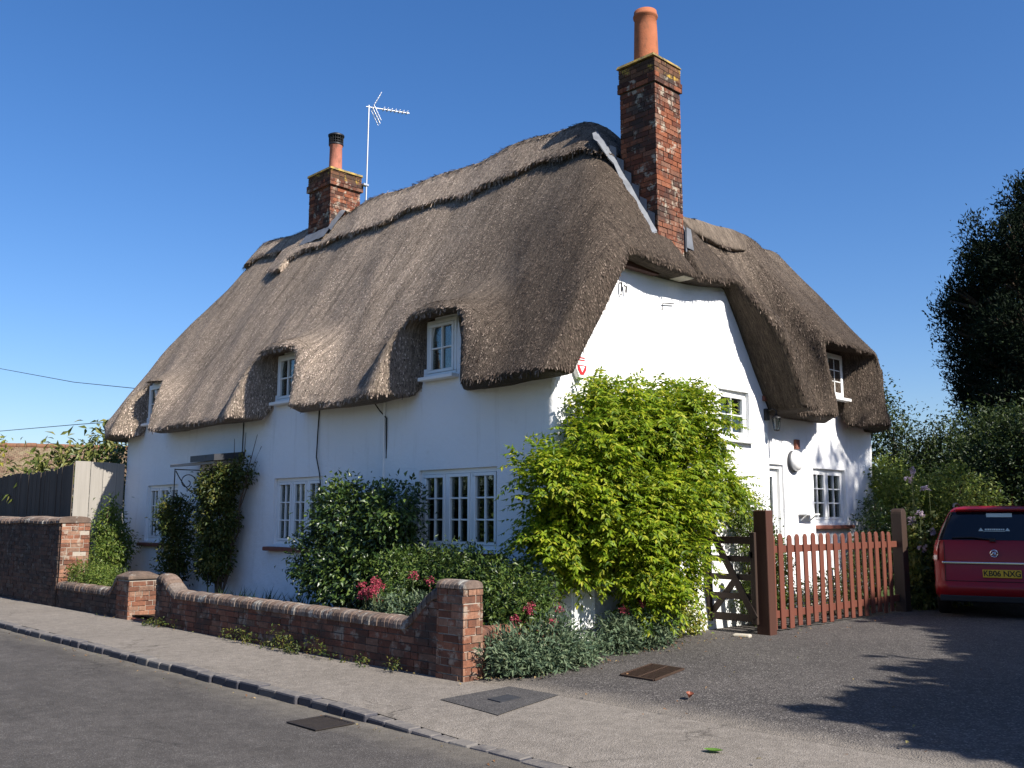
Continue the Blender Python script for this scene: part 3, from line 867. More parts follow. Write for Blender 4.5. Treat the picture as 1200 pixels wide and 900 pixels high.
mb = MB(); mb.lathe((-.27, 2.34, 8.17), [(.185, 0), (.18, .1), (.168, .55), (.162, .70), (.18, .712), (.184, .735), (.178, .757), (.168, .765), (.168, .81), (.15, .815), (.14, .80), (.135, .4), (.13, .2)], 28)
mb.build('chimney_pot', M['terracotta'], ch)
# stepped lead where hip meets stack, and the far side soaker
def hipz(x): return 4.98 + 1.72 * (.36 - x)
mb = MB()
n = 7
xs = [-.86 + (.93) * i / n for i in range(n + 1)]
yy = 2.006
for i in range(n):
    a, b = xs[i], xs[i + 1]
    za, zb_ = hipz(a) - .02, hipz(b) - .02
    if b > -.60:
        mb.add([(a, yy, za - .10), (b, yy, zb_ - .10), (b, yy, za + .05), (a + .01, yy, za + .13)], [(0, 1, 2, 3)])
P0, P1 = [], []
for i in range(15):
    x = -.95 + 1.05 * i / 14
    wv = .012 * math.sin(i * 1.7)
    z = hipz(x) + .045 + wv - (.05 if x < -.8 else 0)
    w = .115 + .025 * math.sin(i * .9) + (.04 if 1 <= i < 3 else 0)
    P0.append((x, 2.012, z + .015)); P1.append((x, 2.012 - w, z - .05 - .02 * math.sin(i * 2.1)))
V = P0 + P1; mb.add(V, [(i, i + 1, 15 + i + 1, 15 + i) for i in range(14)], 0, True)
V = [(p[0], p[1], p[2] - .02) for p in P0 + P1]; mb.add(V, [(i, 15 + i, 15 + i + 1, i + 1) for i in range(14)], 0, True)
mb.build('lead_flashing', M['lead'], ch)
mb = MB()
mb.prism([(-.12, 2.70, hipz(-.12) - .1), (.09, 2.70, hipz(.09) - .12), (.09, 2.70, hipz(.09) + .16), (-.12, 2.70, hipz(-.12) + .28)], (0, .03, 0))
mb.prism([(.09, 2.71, hipz(.09) - .06), (.105, 2.86, hipz(.09) - .08), (.105, 2.80, hipz(.09) + .22), (.09, 2.71, hipz(.09) + .24)], (.012, 0, 0))
mb.build('lead_soaker', M['lead'], ch)
mb = MB(); mb.box(.02, .30, 2.30, 2.60, 4.86, 4.92)
mb.build('corbel_stone', M['stone'], ch, bevel=.03)
# ---- ridge chimney
ch2 = chimney(-9.02, -8.22, 2.16, 2.90, 7.2, 8.68, .33, 31, 'short ridge chimney with a cowled pot', .045)
mb = MB(); mb.loft([[(-9.06 + s_, 2.12 + s_, z), (-8.18 - s_, 2.12 + s_, z), (-8.18 - s_, 2.94 - s_, z), (-9.06 + s_, 2.94 - s_, z)] for s_, z in ((0, 8.684), (.01, 8.73), (.22, 8.79))], 0, True, False)
mb.build('capping', M['lichen'], ch2)
mb = MB(); mb.lathe((-8.62, 2.53, 8.76), [(.15, 0), (.138, .05), (.13, .60), (.142, .62), (.142, .66), (.12, .665), (.11, .3)], 24)
mb.build('chimney_pot', M['pink_pot'], ch2)
mb = MB()
mb.lathe((-8.62, 2.53, 9.40), [(.155, 0), (.157, .035), (.145, .036), (.143, 0)], 24)
for k in range(18):
    a = k * math.pi / 9; mb.tube([(-8.62 + .148 * math.cos(a), 2.53 + .148 * math.sin(a), 9.42), (-8.62 + .152 * math.cos(a), 2.53 + .152 * math.sin(a), 9.60)], .006, 5)
for z in (9.47, 9.53): mb.lathe((-8.62, 2.53, z), [(.151, 0), (.154, .008), (.147, .009)], 24)
mb.lathe((-8.62, 2.53, 9.595), [(.17, 0), (.175, .03), (.11, .065), (.0, .08)], 24)
mb.build('cowl', M['black_metal'], ch2)
mb = MB()
for (a, b, c, d) in ((-9.14, -8.12, 2.02, 2.152), (-8.212, -8.0, 2.02, 3.0)):
    pass
def roofz(y): return min(ZE + K * (y + .6), ZE + K * (5.5 - y)) + .02
def apron(pts, mb):
    n = len(pts) // 2
    mb.add(pts, [(i, i + 1, n + i + 1, n + i) for i in range(n - 1)], 0, True)
rkf = random.Random(6)
def cz(y): return roofz(y) + .13                      # top of the ridge cap
V0 = [(-9.05 + .09 * i, 2.148, cz(2.15) + .05 + rkf.uniform(-.01, .01)) for i in range(11)]; V1 = [(-9.08 + .093 * i, 1.98, cz(1.98) + .035 + rkf.uniform(-.015, .015)) for i in range(11)]
apron(V0 + V1, mb)
V0 = [(-8.214, 2.12 + .08 * i, cz(2.12 + .08 * i) - .02 * (abs(i - 4) < 2) + .07 + .035 * (i % 2)) for i in range(11)]; V1 = [(-8.05 + rkf.uniform(-.02, .02), 2.08 + .085 * i, cz(2.08 + .085 * i) + .02) for i in range(11)]
apron(V0 + V1, mb)
mb.build('lead_flashing', M['lead'], ch2)
# ---- television aerial on the stack
mb = MB(); mb.tube([(-8.14, 2.99, 7.75), (-8.12, 3.0, 10.30)], .018, 8)
for z in (7.95, 8.5): mb.box(-8.2, -8.1, 2.90, 3.03, z, z + .04)
ae = mb.build('aerial', M['alu'], house); ae['label'] = 'thin television aerial on a tall mast'
bd = Vector((.33, .76, 0)).normalized(); b0 = Vector((-8.12, 3.0, 10.26)) - bd * .06
mb = MB(); mb.tube([b0, b0 + bd * .95], .013, 8)
sd = Vector((-bd.y, bd.x, 0))
for k in range(7):
    c = b0 + bd * (.38 + .085 * k); mb.box(c.x - .018, c.x + .018, c.y - .018, c.y + .018, c.z - .022, c.z + .028); mb.tube([c - sd * .11, c + sd * .11], .006, 6)
mb.build('boom', M['alu'], ae)
mb = MB()
for sg in (1, -1):
    for k in range(5):
        c = b0 + bd * (.16 + .03 * k) + Vector((0, 0, sg * (.04 + .06 * k))); mb.tube([c - sd * .16, c + sd * .16], .006, 6)
    for s2 in (-1, 1):
        mb.tube([b0 + bd * .14 + sd * .14 * s2, b0 + bd * .30 + sd * .14 * s2 + Vector((0, 0, sg * .32))], .008, 6)
    mb.tube([b0 + bd * .14, b0 + bd * .31 + Vector((0, 0, sg * .33))], .012, 6)
mb.build('reflector', M['alu'], ae)

# ---- bargeboard and wall plate under the gable thatch
mb = MB(); mb.bar((.035, 3.86, 5.0), (.035, 5.0, 3.34), .06, .16, up=(1, 0, 0)); mb.bar((.10, 3.90, 4.99), (.10, 5.04, 3.34), .05, .06, up=(1, 0, 0))
mb.build('bargeboard', M['brown_wood'], house, bevel=.006)
mb = MB(); mb.box(.015, .13, .86, 2.0, 4.84, 4.93); mb.build('wall_plate', M['brown_wood'], house, bevel=.01)
# ---- porch canopy over the front door
mb = MB()
mb.add([(-9.02, 0, 2.58), (-7.45, 0, 2.58), (-7.40, -.56, 2.52), (-9.08, -.56, 2.52), (-9.02, 0, 2.53), (-7.45, 0, 2.53), (-7.40, -.56, 2.47), (-9.08, -.56, 2.47)],
       [(0, 3, 2, 1), (4, 5, 6, 7), (3, 7, 6, 2), (0, 4, 7, 3), (2, 6, 5, 1)])
cp = mb.build('porch_canopy', M['pale_wood'], house, bevel=.006); cp['label'] = 'flat porch canopy on scrolled iron brackets'
mb = MB(); mb.add([(-8.2, 0, 2.70), (-7.37, 0, 2.70), (-7.32, -.60, 2.63), (-8.2, -.60, 2.63), (-8.2, 0, 2.583), (-7.37, 0, 2.583), (-7.32, -.60, 2.523), (-8.2, -.60, 2.523)],
       [(0, 3, 2, 1), (4, 5, 6, 7), (3, 7, 6, 2), (0, 4, 7, 3), (2, 6, 5, 1)]); mb.build('lead_sheet', M['dark_lead'], cp)
for bx in (-8.95, -7.5):
    mb = MB()
    mb.tube([(bx, -.02, 1.95), (bx, -.02, 2.55)], .011, 6); mb.tube([(bx, -.52, 1.9), (bx, -.52, 2.44)], .011, 6); mb.tube([(bx, -.02, 2.43), (bx, -.52, 2.43)], .010, 6)
    mb.tube([(bx, -.27 + .17 * math.cos(t_ * .35) * (1 - t_ / 26), 2.2 + .17 * math.sin(t_ * .35) * (1 - t_ / 26)) for t_ in range(22)], .009, 6)
    mb.tube([(bx, -.03 - .47 * k / 10, 1.98 + .42 * (k / 10) ** 2) for k in range(11)], .009, 6)
    mb.tube([(bx, -.52, 1.9), (bx, -.52, .05)], .012, 6)
    mb.build('bracket', M['black_metal'], cp)
# ---- things fixed to the walls
mb = MB(); mb.box(.0, .05, 4.80, 4.90, 3.06, 3.24); mb.tube([(.05, 4.85, 3.2), (.12, 4.86, 3.24), (.18, 4.87, 3.2), (.18, 4.87, 3.14)], .011, 6)
mb.lathe((.18, 4.87, 3.08), [(.085, 0), (.08, .015), (.03, .055), (.012, .075), (.0, .08)], 6); mb.lathe((.18, 4.87, 2.88), [(.0, 0), (.045, .005), (.05, .02), (.045, .025)], 6)
for k in range(6):
    a = k * math.pi / 3; mb.tube([(.18 + .047 * math.cos(a), 4.87 + .047 * math.sin(a), 2.9), (.18 + .078 * math.cos(a), 4.87 + .078 * math.sin(a), 3.085)], .005, 5)
lan = mb.build('wall_lantern', M['black_metal'], house)
mb = MB(); mb.lathe((.18, 4.87, 2.9), [(.04, 0), (.070, .18)], 6); mb.build('pane', M['glass'], lan)
def disc_x(mb, x, y, z, prof, n=28):
    mb.loft([[(x + d, y + r * math.cos(k * 2 * math.pi / n), z + r * math.sin(k * 2 * math.pi / n)) for k in range(n)] for r, d in prof], 0, True)
mb = MB(); disc_x(mb, DX, 6.22, 2.50, [(.175, 0), (.175, .05), (.165, .085), (.12, .12), (.05, .135)])
bl = mb.build('bulkhead_lamp', M['white_plastic'], house)
mb = MB(); disc_x(mb, DX - .0, 6.19, 2.49, [(.18, 0), (.18, .04), (.17, .042)]); mb.build('base_ring', M['dark_lead'], bl)
mb = MB(); mb.box(DX, DX + .05, 6.24, 6.37, 2.70, 2.86); mb.build('junction_box', M['sill'], house, bevel=.006)
mb = MB(); mb.box(DX, DX + .16, 6.30, 6.74, 1.60, 1.625); mb.bar((DX, 6.36, 1.5), (DX + .12, 6.36, 1.6), .02, .02); mb.bar((DX, 6.68, 1.5), (DX + .12, 6.68, 1.6), .02, .02)
mb.build('wall_shelf', M['white_paint'], house)
# alarm box: shield shaped, red and white
def shield(y, z, s, x0, x1, ztop=1, zbot=-1):
    pts = [(-.62, .62), (-.32, 1), (.32, 1), (.62, .62), (.55, -.35), (.22, -1), (-.22, -1), (-.55, -.35)]
    return [(x0, y + a * s, z + min(ztop, max(zbot, b)) * s) for a, b in pts], (x1 - x0, 0, 0)
mb = MB(); p_, e_ = shield(.43, 3.42, .17, 0.0, .075); mb.prism(p_, e_)
al = mb.build('alarm_box', M['white_plastic'], house, bevel=.012); al['label'] = 'red and white shield shaped alarm box'
M['red_plastic'] = simple('red_plastic', (.45, .02, .025), .4, .06, 4, .5)
mb = MB(); mb.prism([(.0765, .43 - .085, 3.42), (.0765, .43 + .085, 3.42), (.0765, .43 + .075, 3.36), (.0765, .43 + .03, 3.30), (.0765, .43 - .03, 3.30), (.0765, .43 - .075, 3.36)], (.004, 0, 0))
for dz in (.075, .105): mb.box(.0765, .080, .375, .485, 3.40 + dz, 3.414 + dz)
mb.build('emblem', M['red_plastic'], al)
mb = MB(); mb.prism([(.0815, .43 - .05, 3.405), (.0815, .43 + .05, 3.405), (.0815, .43, 3.33)], (.003, 0, 0)); mb.build('emblem_patch', M['white_plastic'], al)
# meter cupboard by the corner
mb = MB(); mb.box(.02, .235, .03, .44, .26, .745); mt = mb.build('meter_box', M['white_plastic'], house, bevel=.012); mt['label'] = 'white meter cupboard by the corner'
mb = MB(); mb.box(.236, .248, .05, .42, .28, .725); mb.box(.249, .2505, .07, .40, .545, .549); mb.build('meter_door', M['white_plastic'], mt, bevel=.004)
mb = MB(); mb.box(-.04, .10, -.16, -.02, .0, .86); mb.box(.02, .20, .0, .5, 0, .24); mb.build('plinth', M['wall'], house, bevel=.03)
# cables and pipe on the front
mb = MB(); mb.tube([(-5.03, -.02, 3.32), (-5.06, -.02, 2.9), (-5.08, -.02, 2.5), (-4.98, -.02, 2.24), (-4.93, -.02, 2.0), (-4.92, -.02, 1.7)], .011, 6)
mb.build('cable', M['wire'], house); mb = MB()
mb.tube([(-3.5, -.16, 3.3), (-3.42, -.04, 3.1), (-3.28, -.02, 2.98), (-3.27, -.02, 2.4)], .010, 6)
mb.build('cable', M['wire'], house); mb = MB()
mb.tube([(-7.42, -.02, 3.3), (-7.43, -.02, 2.6)], .010, 6)
mb.build('cable', M['wire'], house)
mb = MB(); mb.tube([(-3.33, -.025, 3.2), (-3.33, -.025, .3)], .018, 8); mb.build('pipe', M['white_paint'], house)
mb = MB(); mb.tube([(.01, 1.27, 4.62), (.05, 1.27, 4.62), (.05, 1.27, 4.52), (.02, 1.29, 4.46)], .012, 6); mb.build('iron_hook', M['black_metal'], house); mb = MB(); mb.tube([(.02, 1.36, 4.60), (.06, 1.36, 4.58), (.05, 1.36, 4.50)], .012, 6)
mb.build('iron_hook', M['black_metal'], house); mb = MB(); mb.tube([(.015, 2.2, 4.40), (.03, 2.2, 4.50), (.03, 2.46, 4.53)], .008, 6); mb.build('iron_hook', M['black_metal'], house)
mb = MB(); mb.box(.0, .05, 4.76, 4.86, 3.36, 3.44); mb.build('red_bracket', M['sill'], house, bevel=.01)

# ================================================================ GROUND
def sheet(name, x0, x1, y0, y1, zf, mat, step=.5, kind='structure'):
    nx = max(1, int((x1 - x0) / step)); ny = max(1, int((y1 - y0) / step))
    X, Y = np.meshgrid(np.linspace(x0, x1, nx + 1), np.linspace(y0, y1, ny + 1), indexing='ij')
    Z = np.vectorize(zf)(X, Y) if callable(zf) else np.full(X.shape, zf)
    V = np.stack([X, Y, Z], -1).reshape(-1, 3)
    i = np.arange(nx)[:, None] * (ny + 1) + np.arange(ny)[None, :]
    Q = np.stack([i, i + ny + 1, i + ny + 2, i + 1], -1).reshape(-1, 4)
    o = np_mesh(name, V, Q, None, [mat]); o['kind'] = kind
    return o
sheet('ground', -400, 400, -400, 400, -.14, M['grass'], 20)
sheet('road', -60, 60, -11, -3.3, -.075, M['road'], 1)
drop = lambda x: min(1, max(0, (x - .7) / 1.6))
def pz(x, y):
    e = min(1, max(0, (-2.75 - y) / .7)); return -.004 + .003 * math.sin(x * .8) - .062 * drop(x) * e * e * (3 - 2 * e)
sheet('pavement', -60, 40, -3.44, -1.86, pz, M['pave'], .1)
def dz(x, y):
    return .004 + .012 * math.sin(x * 1.1 + y * .7) * min(1, max(0, (y + 1.9) / .6)) - .006
sheet('driveway', -.35, 25, -1.9, 24, lambda x, y: -.003 + .003 * math.sin(x * .8) + (.008 + .010 * (1 + math.sin(x * 1.1 + y * .7))) * min(1, max(0, (y + 1.9) / .6)), M['drive'], .2)
sheet('garden_bed', -12.4, .6, -1.95, 0.0, lambda x, y: .05 + .03 * math.sin(x * 3) * math.sin(y * 4), M['soil'], .2)
sheet('rear_garden', -30, -.36, -1.0, 60, -.02, M['grass'], 3)
mb = MB(); rk = random.Random(5); x = -40.0
while x < 14:
    L = rk.uniform(.17, .36); d = drop(x + L / 2)
    zt = .002 - .062 * drop(x) + rk.uniform(-.010, .008)
    mb.obox((x, -3.56 + rk.uniform(-.014, .014), -.2), (L, rk.uniform(-.01, .01), -.062 * (drop(x + L) - drop(x))), (0, .14, 0), (0, 0, zt + .2)); x += L + rk.uniform(.008, .02)
mb.box(-40, .6, -3.53, -3.43, -.2, -.03, 1); mb.box(.6, 14, -3.53, -3.43, -.2, -.085, 1)
k_ = mb.build('kerb', [M['sett'], M['mortar']], bevel=.018); k_['kind'] = 'structure'
# reinstated trench in the pavement and its stopcock cover
def poly_sheet(name, pts, z, mat, th=.004):
    mb = MB(); mb.prism([(p[0], p[1], z) for p in pts], (0, 0, -th)); return mb.build(name, mat)
q_ = [(1.22, -2.78), (2.04, -2.87), (1.80, -1.90), (1.19, -1.905)]; V = []; n = 14
for i in range(n + 1):
    for j in range(n + 1):
        u, v = i / n, j / n
        x, y = [(q_[0][k] * (1 - u) + q_[1][k] * u) * (1 - v) + (q_[3][k] * (1 - u) + q_[2][k] * u) * v for k in (0, 1)]
        V.append((x, y, pz(x, y) + .006))
i = (np.arange(n)[:, None] * (n + 1) + np.arange(n)[None, :]).ravel()
o = np_mesh('pavement_patch', V, np.stack([i, i + n + 1, i + n + 2, i + 1], 1), None, [M['patch']]); o['kind'] = 'structure'
o = poly_sheet('stopcock_cover', [(1.52, -2.50), (1.70, -2.52), (1.68, -2.25), (1.50, -2.24)], .014, M['dark_lead'], .02); tag(o, 'small dark metal cover set in the dark pavement patch', 'cover')
# drain grating in the drive
gr = empty('drain_grating', 'rusty slatted drain grating in the driveway near the brick pillar', 'drain', (0, 0, 0))
c0 = Vector((1.64, -.83, .032)); u = Vector((-.20, .76, 0)); v = Vector((.41, -.02, 0))
mb = MB()
mb.obox(c0 - v * .04, u, v * .05, (0, 0, .014)); mb.obox(c0 + v * .99, u, v * .05, (0, 0, .014)); mb.obox(c0 - u * .02, v, u * .025, (0, 0, .013)); mb.obox(c0 + u * .985, v, u * .025, (0, 0, .013))
mb.obox(c0 + v * .48, u, v * .04, (0, 0, .0135))
mb.build('frame', M['iron'], gr)
mb = MB()
for k in range(15): mb.obox(c0 + u * ((k + .5) / 15.3), v, u * .03, (0, 0, .011))
mb.build('bars', M['iron'], gr)
mb = MB(); mb.obox(c0 - Vector((0, 0, .014)), u, v, (0, 0, .012)); mb.build('pit', M['soil'], gr)
gy_ = empty('road_gully', 'dark iron gully grate in the road beside the kerb', 'drain', (0, 0, 0))
mb = MB(); gz0 = -.069
q = [(.80, -4.03), (1.22, -4.03), (1.22, -3.66), (.80, -3.66)]
mb.box(.80, 1.22, -4.03, -4.0, gz0, gz0 + .008); mb.box(.80, 1.22, -3.69, -3.66, gz0, gz0 + .008); mb.box(.80, .83, -4.0, -3.69, gz0, gz0 + .008); mb.box(1.19, 1.22, -4.0, -3.69, gz0, gz0 + .008)
mb.build('frame', M['dark_iron'], gy_)
mb = MB()
for k in range(9): mb.obox((.845 + k * .038, -4.0, gz0), (.02, 0, 0), (.02, .31, 0), (0, 0, .006))
mb.box(1.0, 1.02, -4.0, -3.69, gz0, gz0 + .0065); mb.build('bars', M['dark_iron'], gy_)
mb = MB(); mb.box(.82, 1.2, -4.01, -3.68, gz0 - .006, gz0 + .001); mb.build('pit', M['void'], gy_)

# ================================================================ GARDEN WALLS
def sweep(x, parts):
    """piecewise smooth height"""
    for (a, b, za, zb) in parts:
        if a <= x <= b:
            t = (x - a) / (b - a); t = t * t * (3 - 2 * t); return za + (zb - za) * t
    return parts[-1][3]
def coping(mb, x0, x1, yc, w, hf, mi=0, seed=0, skew=lambda x: 0):
    """half-round bricks on edge along the top of a wall"""
    rk = random.Random(seed); x = x0
    while x < x1 - .03:
        L = min(.066 + rk.uniform(-.006, .008), x1 - x)
        zc = hf(x + L / 2); sl = (hf(x + L) - hf(x)) / L
        dy = rk.uniform(-.006, .006) + skew(x); dzz = rk.uniform(-.006, .006); ww = w * rk.uniform(.97, 1.03)
        rings = []
        ang = math.atan(sl); ca, sa = math.cos(ang), math.sin(ang)
        for e in (-.5, .5):
            ring = []
            for k in range(8):
                a = math.pi * k / 7
                yy = math.cos(a) * ww / 2; zz = math.sin(a) ** .7 * .075 + .0
                le = L * .93 / max(ca, .35)
                ring.append((x + L / 2 + e * le * ca - zz * sa, yc + dy + yy, zc + dzz + e * le * sa + zz * ca))
            ring.append((x + L / 2 + e * L * ca, yc + dy - ww / 2, zc - .05 + e * L * sa)); ring.append((x + L / 2 + e * L * ca, yc + dy + ww / 2, zc - .05 + e * L * sa))
            rings.append(ring)
        # reorder so the ring closes round the bottom
        rings = [r_[:8] + [r_[8], r_[9]] for r_ in rings]
        mb.loft(rings, mi, True, False)
        x += L
def garden_wall(name, label, x0, x1, y0, y1, hf, seed, mats, skew=lambda x: 0):
    t = empty(name, label, 'garden wall', ((x0 + x1) / 2, (y0 + y1) / 2, 0))
    off = Matrix.Translation((-(x0 + x1) / 2, -(y0 + y1) / 2, 0))
    mb = MB(); n = max(6, int((x1 - x0) / .08))
    e = .012
    for i in range(n):
        a, b = x0 + (x1 - x0) * i / n, x0 + (x1 - x0) * (i + 1) / n
        za, zb = hf(a), hf(b)
        mb.add([(a, y0 + e, -.05), (b, y0 + e, -.05), (b, y1 - e, -.05), (a, y1 - e, -.05), (a, y0 + e, za), (b, y0 + e, zb), (b, y1 - e, zb), (a, y1 - e, za)],
               [(0, 1, 5, 4), (2, 3, 7, 6), (4, 5, 6, 7)] + ([(3, 0, 4, 7)] if i == 0 else []) + ([(1, 2, 6, 5)] if i == n - 1 else []), 1)
    bricks(mb, (x0, y0 + .012, 0), (1, 0, 0), (0, -1, 0), x1 - x0, -.02, lambda s: hf(x0 + s) - .01, .042, 0, seed, jit=.006)
    bricks(mb, (x1, y1 - .012, 0), (-1, 0, 0), (0, 1, 0), x1 - x0, -.02, lambda s: hf(x1 - s) - .01, .042, 0, seed + 1, jit=.006)
    bricks(mb, (x1 - .012, y0 + .004, 0), (0, 1, 0), (1, 0, 0), y1 - y0 - .008, -.02, hf(x1) - .01, .042, 0, seed + 2, jit=.006)
    bricks(mb, (x0 + .012, y1 - .004, 0), (0, -1, 0), (-1, 0, 0), y1 - y0 - .008, -.02, hf(x0) - .01, .042, 0, seed + 3, jit=.006)
    mb.build('brickwork', [mats[0], M['mortar_dark']], t, xf=off)
    mb = MB(); coping(mb, x0 + .01, x1 - .01, (y0 + y1) / 2, (y1 - y0) + .03, hf, 0, seed + 5)
    mb.build('coping', mats[1], t, bevel=.006, xf=off, seg=1)
    return t, off
# long wall with the tall end pillar
hR = lambda x: sweep(x, [(-6.16, -6.02, .64, .665), (-6.02, -5.50, .665, .455), (-5.50, -.30, .455, .455), (-.30, .28, .455, .80), (.28, .5, .80, .80)])
gw, off = garden_wall('garden_wall', 'long low brick garden wall with half round coping and a tall end pillar', -6.16, .30, -2.02, -1.79, hR, 3, (M['wall_brick'], M['cope_brick']))
mb = MB(); brick_block(mb, .30, .70, -2.055, -1.80, -.02, .86, 12, jit=.007)
mb.build('pillar', [M['pillar_brick'], M['mortar']], gw, xf=off)
mb = MB()
nA = 9; rings = []
for i, x in enumerate((.285, .36, .43, .50, .57, .64, .715)):
    rings = []
    for e in (0, .066):
        rings.append([(x + e - (.0), -1.928 - .135 * math.cos(math.pi * k / nA), .862 + .085 * math.sin(math.pi * k / nA) ** .6) for k in range(nA + 1)])
    if x < .70: mb.loft(rings, 0, True, False)
mb.build('pillar_cap', M['cope_brick'], gw, bevel=.006, xf=off, seg=1)
# short wall with the lower pillar, left of the garden entrance
hL = lambda x: sweep(x, [(-10.3, -7.95, .36, .36), (-7.95, -7.58, .36, .60), (-7.58, -7.3, .60, .60)])
gw2, off = garden_wall('garden_wall', 'short low garden wall with an orange brick pillar beside the tall dark wall', -10.22, -7.56, -2.0, -1.78, hL, 43, (M['old_brick'], M['cope_brick']))
mb = MB(); brick_block(mb, -7.55, -7.10, -2.03, -1.56, -.02, .60, 52, jit=.006)
mb.build('pillar', [M['pillar_brick'], M['mortar']], gw2, xf=off)
mb = MB(); mb.loft([[(-7.57 + s_, -2.05 + s_, z), (-7.08 - s_, -2.05 + s_, z), (-7.08 - s_, -1.54 - s_, z), (-7.57 + s_, -1.54 - s_, z)] for s_, z in ((0, .603), (.005, .65), (.12, .71), (.2, .72))], 0, True, False)
mb.build('pillar_cap', M['cope_brick'], gw2, bevel=.01, xf=off)
mb = MB(); mb.box(-7.08, -6.20, -1.98, -1.70, -.02, .03); o = mb.build('doorstep', M['sill'], bevel=.012); tag(o, 'worn red step in the gap between the two low garden walls', 'step')
# return wall from the tall pillar to the house
rw = empty('return_wall', 'short sunlit brick wall running from the pillar back towards the house', 'garden wall', (.55, -1.8, 0))
th = math.radians(97); L = 1.30
rot = Matrix.Translation((.02, .0, 0)) @ Matrix.Rotation(th, 4, 'Z')
mb = MB(); brick_block(mb, 0, L, -.10, .10, -.02, .40, 61, jit=.006); mb.build('brickwork', [M['pillar_brick'], M['mortar']], rw, xf=rot)
mb = MB(); coping(mb, .01, L - .01, 0, .22, lambda x: .40, 0, 62); mb.build('coping', M['pillar_brick'], rw, bevel=.006, xf=rot, seg=1)
# tall dark wall on the far left
tw = empty('boundary_wall', 'tall old dark brick boundary wall at the left edge', 'garden wall', (-14, -1.8, 0))
off = Matrix.Translation((14, 1.8, 0))
mb = MB(); brick_block(mb, -20, -10.24, -2.02, -1.52, -.02, 1.50, 71, faces='-y', jit=.008); mb.build('brickwork', [M['old_brick'], M['mortar_dark']], tw, xf=off)
mb = MB(); brick_block(mb, -10.236, -10.18, -2.0, -1.5, -.02, 1.46, 75, faces='+x', jit=.012); q_ = mb.build('end_face', [M['pillar_brick'], M['mortar']], tw, xf=off); q_['label'] = 'orange brick end of the dark wall, sunlight put into its colour'  # brighter bricks than the front: sun on this end is painted in
mb = MB(); coping(mb, -20, -10.17, -1.77, .56, lambda x: 1.50 + .012 * math.sin(x * 3), 0, 77); mb.build('coping', M['cope_brick'], tw, bevel=.008, xf=off, seg=1)
# board fence above it
def board_fence(name, label, p, q, ztop, mat, seed, w=.14, zb=.0):
    p, q = Vector(p), Vector(q); d = (q - p); L = d.length; d.normalize(); nrm = Vector((d.y, -d.x, 0))
    rk = random.Random(seed)
    t = empty(name, label, 'fence', p)
    off = Matrix.Translation(-p)
    mb = MB(); s = 0
    while s < L - .02:
        ww = min(w * rk.uniform(.85, 1.1), L - s)
        zt = ztop(s) + rk.uniform(-.03, .025); z2 = zt + rk.uniform(-.025, .025)
        o = p + d * s + nrm * rk.uniform(0, .02)
        a = [o + Vector((0, 0, zb)), o + d * (ww - .008) + Vector((0, 0, zb)), o + d * (ww - .008) + Vector((0, 0, z2)), o + Vector((0, 0, zt))]
        mb.prism(a, nrm * .018); s += ww
    mb.build('boards', mat, t, xf=off)
    for z in (.6, 1.4, 2.2):
        mb = MB(); mb.bar(p - nrm * .03 + Vector((0, 0, z)), q - nrm * .03 + Vector((0, 0, z)), .04, .08); mb.build('rail', mat, t, xf=off)
    return t
board_fence('board_fence', 'dark weathered fence of uneven vertical boards standing behind the dark wall', (-22, -1.0, 0), (-12.50, -1.0, 0), lambda s: 2.52 + .16 * max(0, min(1, (s - 6.5) / 3)) ** 1.0 + .03 * math.sin(s * 1.3), M['grey_wood'], 5)
board_fence('board_fence', 'bleached pale board fence joining the house corner', (-12.47, -1.02, 0), (-12.47, -.0, 0), lambda s: 2.70, M['pale_wood'], 6, .3)

# ================================================================ GATE AND PICKET FENCE
gt = empty('field_gate', 'dark brown five bar gate with crossed braces beside the cottage gable', 'gate', (.05, 3.1, 0))
off = Matrix.Translation((-.05, -3.1, 0))
gx0, gx1 = -.02, .80
for z, h_ in ((1.25, .10), (1.0, .08), (.755, .08), (.50, .08), (.22, .10)):
    mb = MB(); mb.box(gx0 + .09, gx1 - .08, 3.10, 3.135, z - h_ / 2, z + h_ / 2); mb.build('rail', M['dark_wood'], gt, bevel=.005, xf=off)
mb = MB(); mb.box(gx0, gx0 + .09, 3.08, 3.155, .14, 1.62); mb.build('stile', M['dark_wood'], gt, bevel=.01, xf=off)
mb = MB(); mb.box(gx1 - .08, gx1, 3.08, 3.155, .14, 1.36); mb.build('stile', M['dark_wood'], gt, bevel=.01, xf=off)
mb = MB(); mb.bar((gx0 + .05, 3.085, 1.52), (gx1 - .03, 3.085, .22), .02, .10, up=(0, 0, 1)); mb.build('brace', M['dark_wood'], gt, bevel=.005, xf=off)
mb = MB(); mb.bar((gx0 + .08, 3.148, .26), (gx0 + .50, 3.148, .76), .02, .09, up=(0, 0, 1)); mb.build('brace', M['dark_wood'], gt, bevel=.005, xf=off)
gp = empty('gate_post', 'big square brown gate post at the near end of the picket fence', 'post', (.86, 3.22, 0))
mb = MB(); mb.box(-.10, .10, -.09, .09, -.05, 1.655); mb.build('shaft', M['brown_wood'], gp, bevel=.012)
mb = MB(); mb.box(-.16, -.098, -.14, -.06, 1.02, 1.10); mb.build('latch', M['black_metal'], gp)
gp2 = empty('gate_post', 'dark gate post with a rounded top at the far end of the picket fence', 'post', (.80, 7.66, 0))
mb = MB(); n = 8
mb.prism([(-.09, -.10, -.05), (-.09, .10, -.05), (-.09, .10, 1.62)] + [(-.09, .10 * math.cos(math.pi * k / n), 1.62 + .09 * math.sin(math.pi * k / n)) for k in range(1, n)] + [(-.09, -.10, 1.62)], (.18, 0, 0))
mb.build('shaft', M['dark_wood'], gp2, bevel=.008)
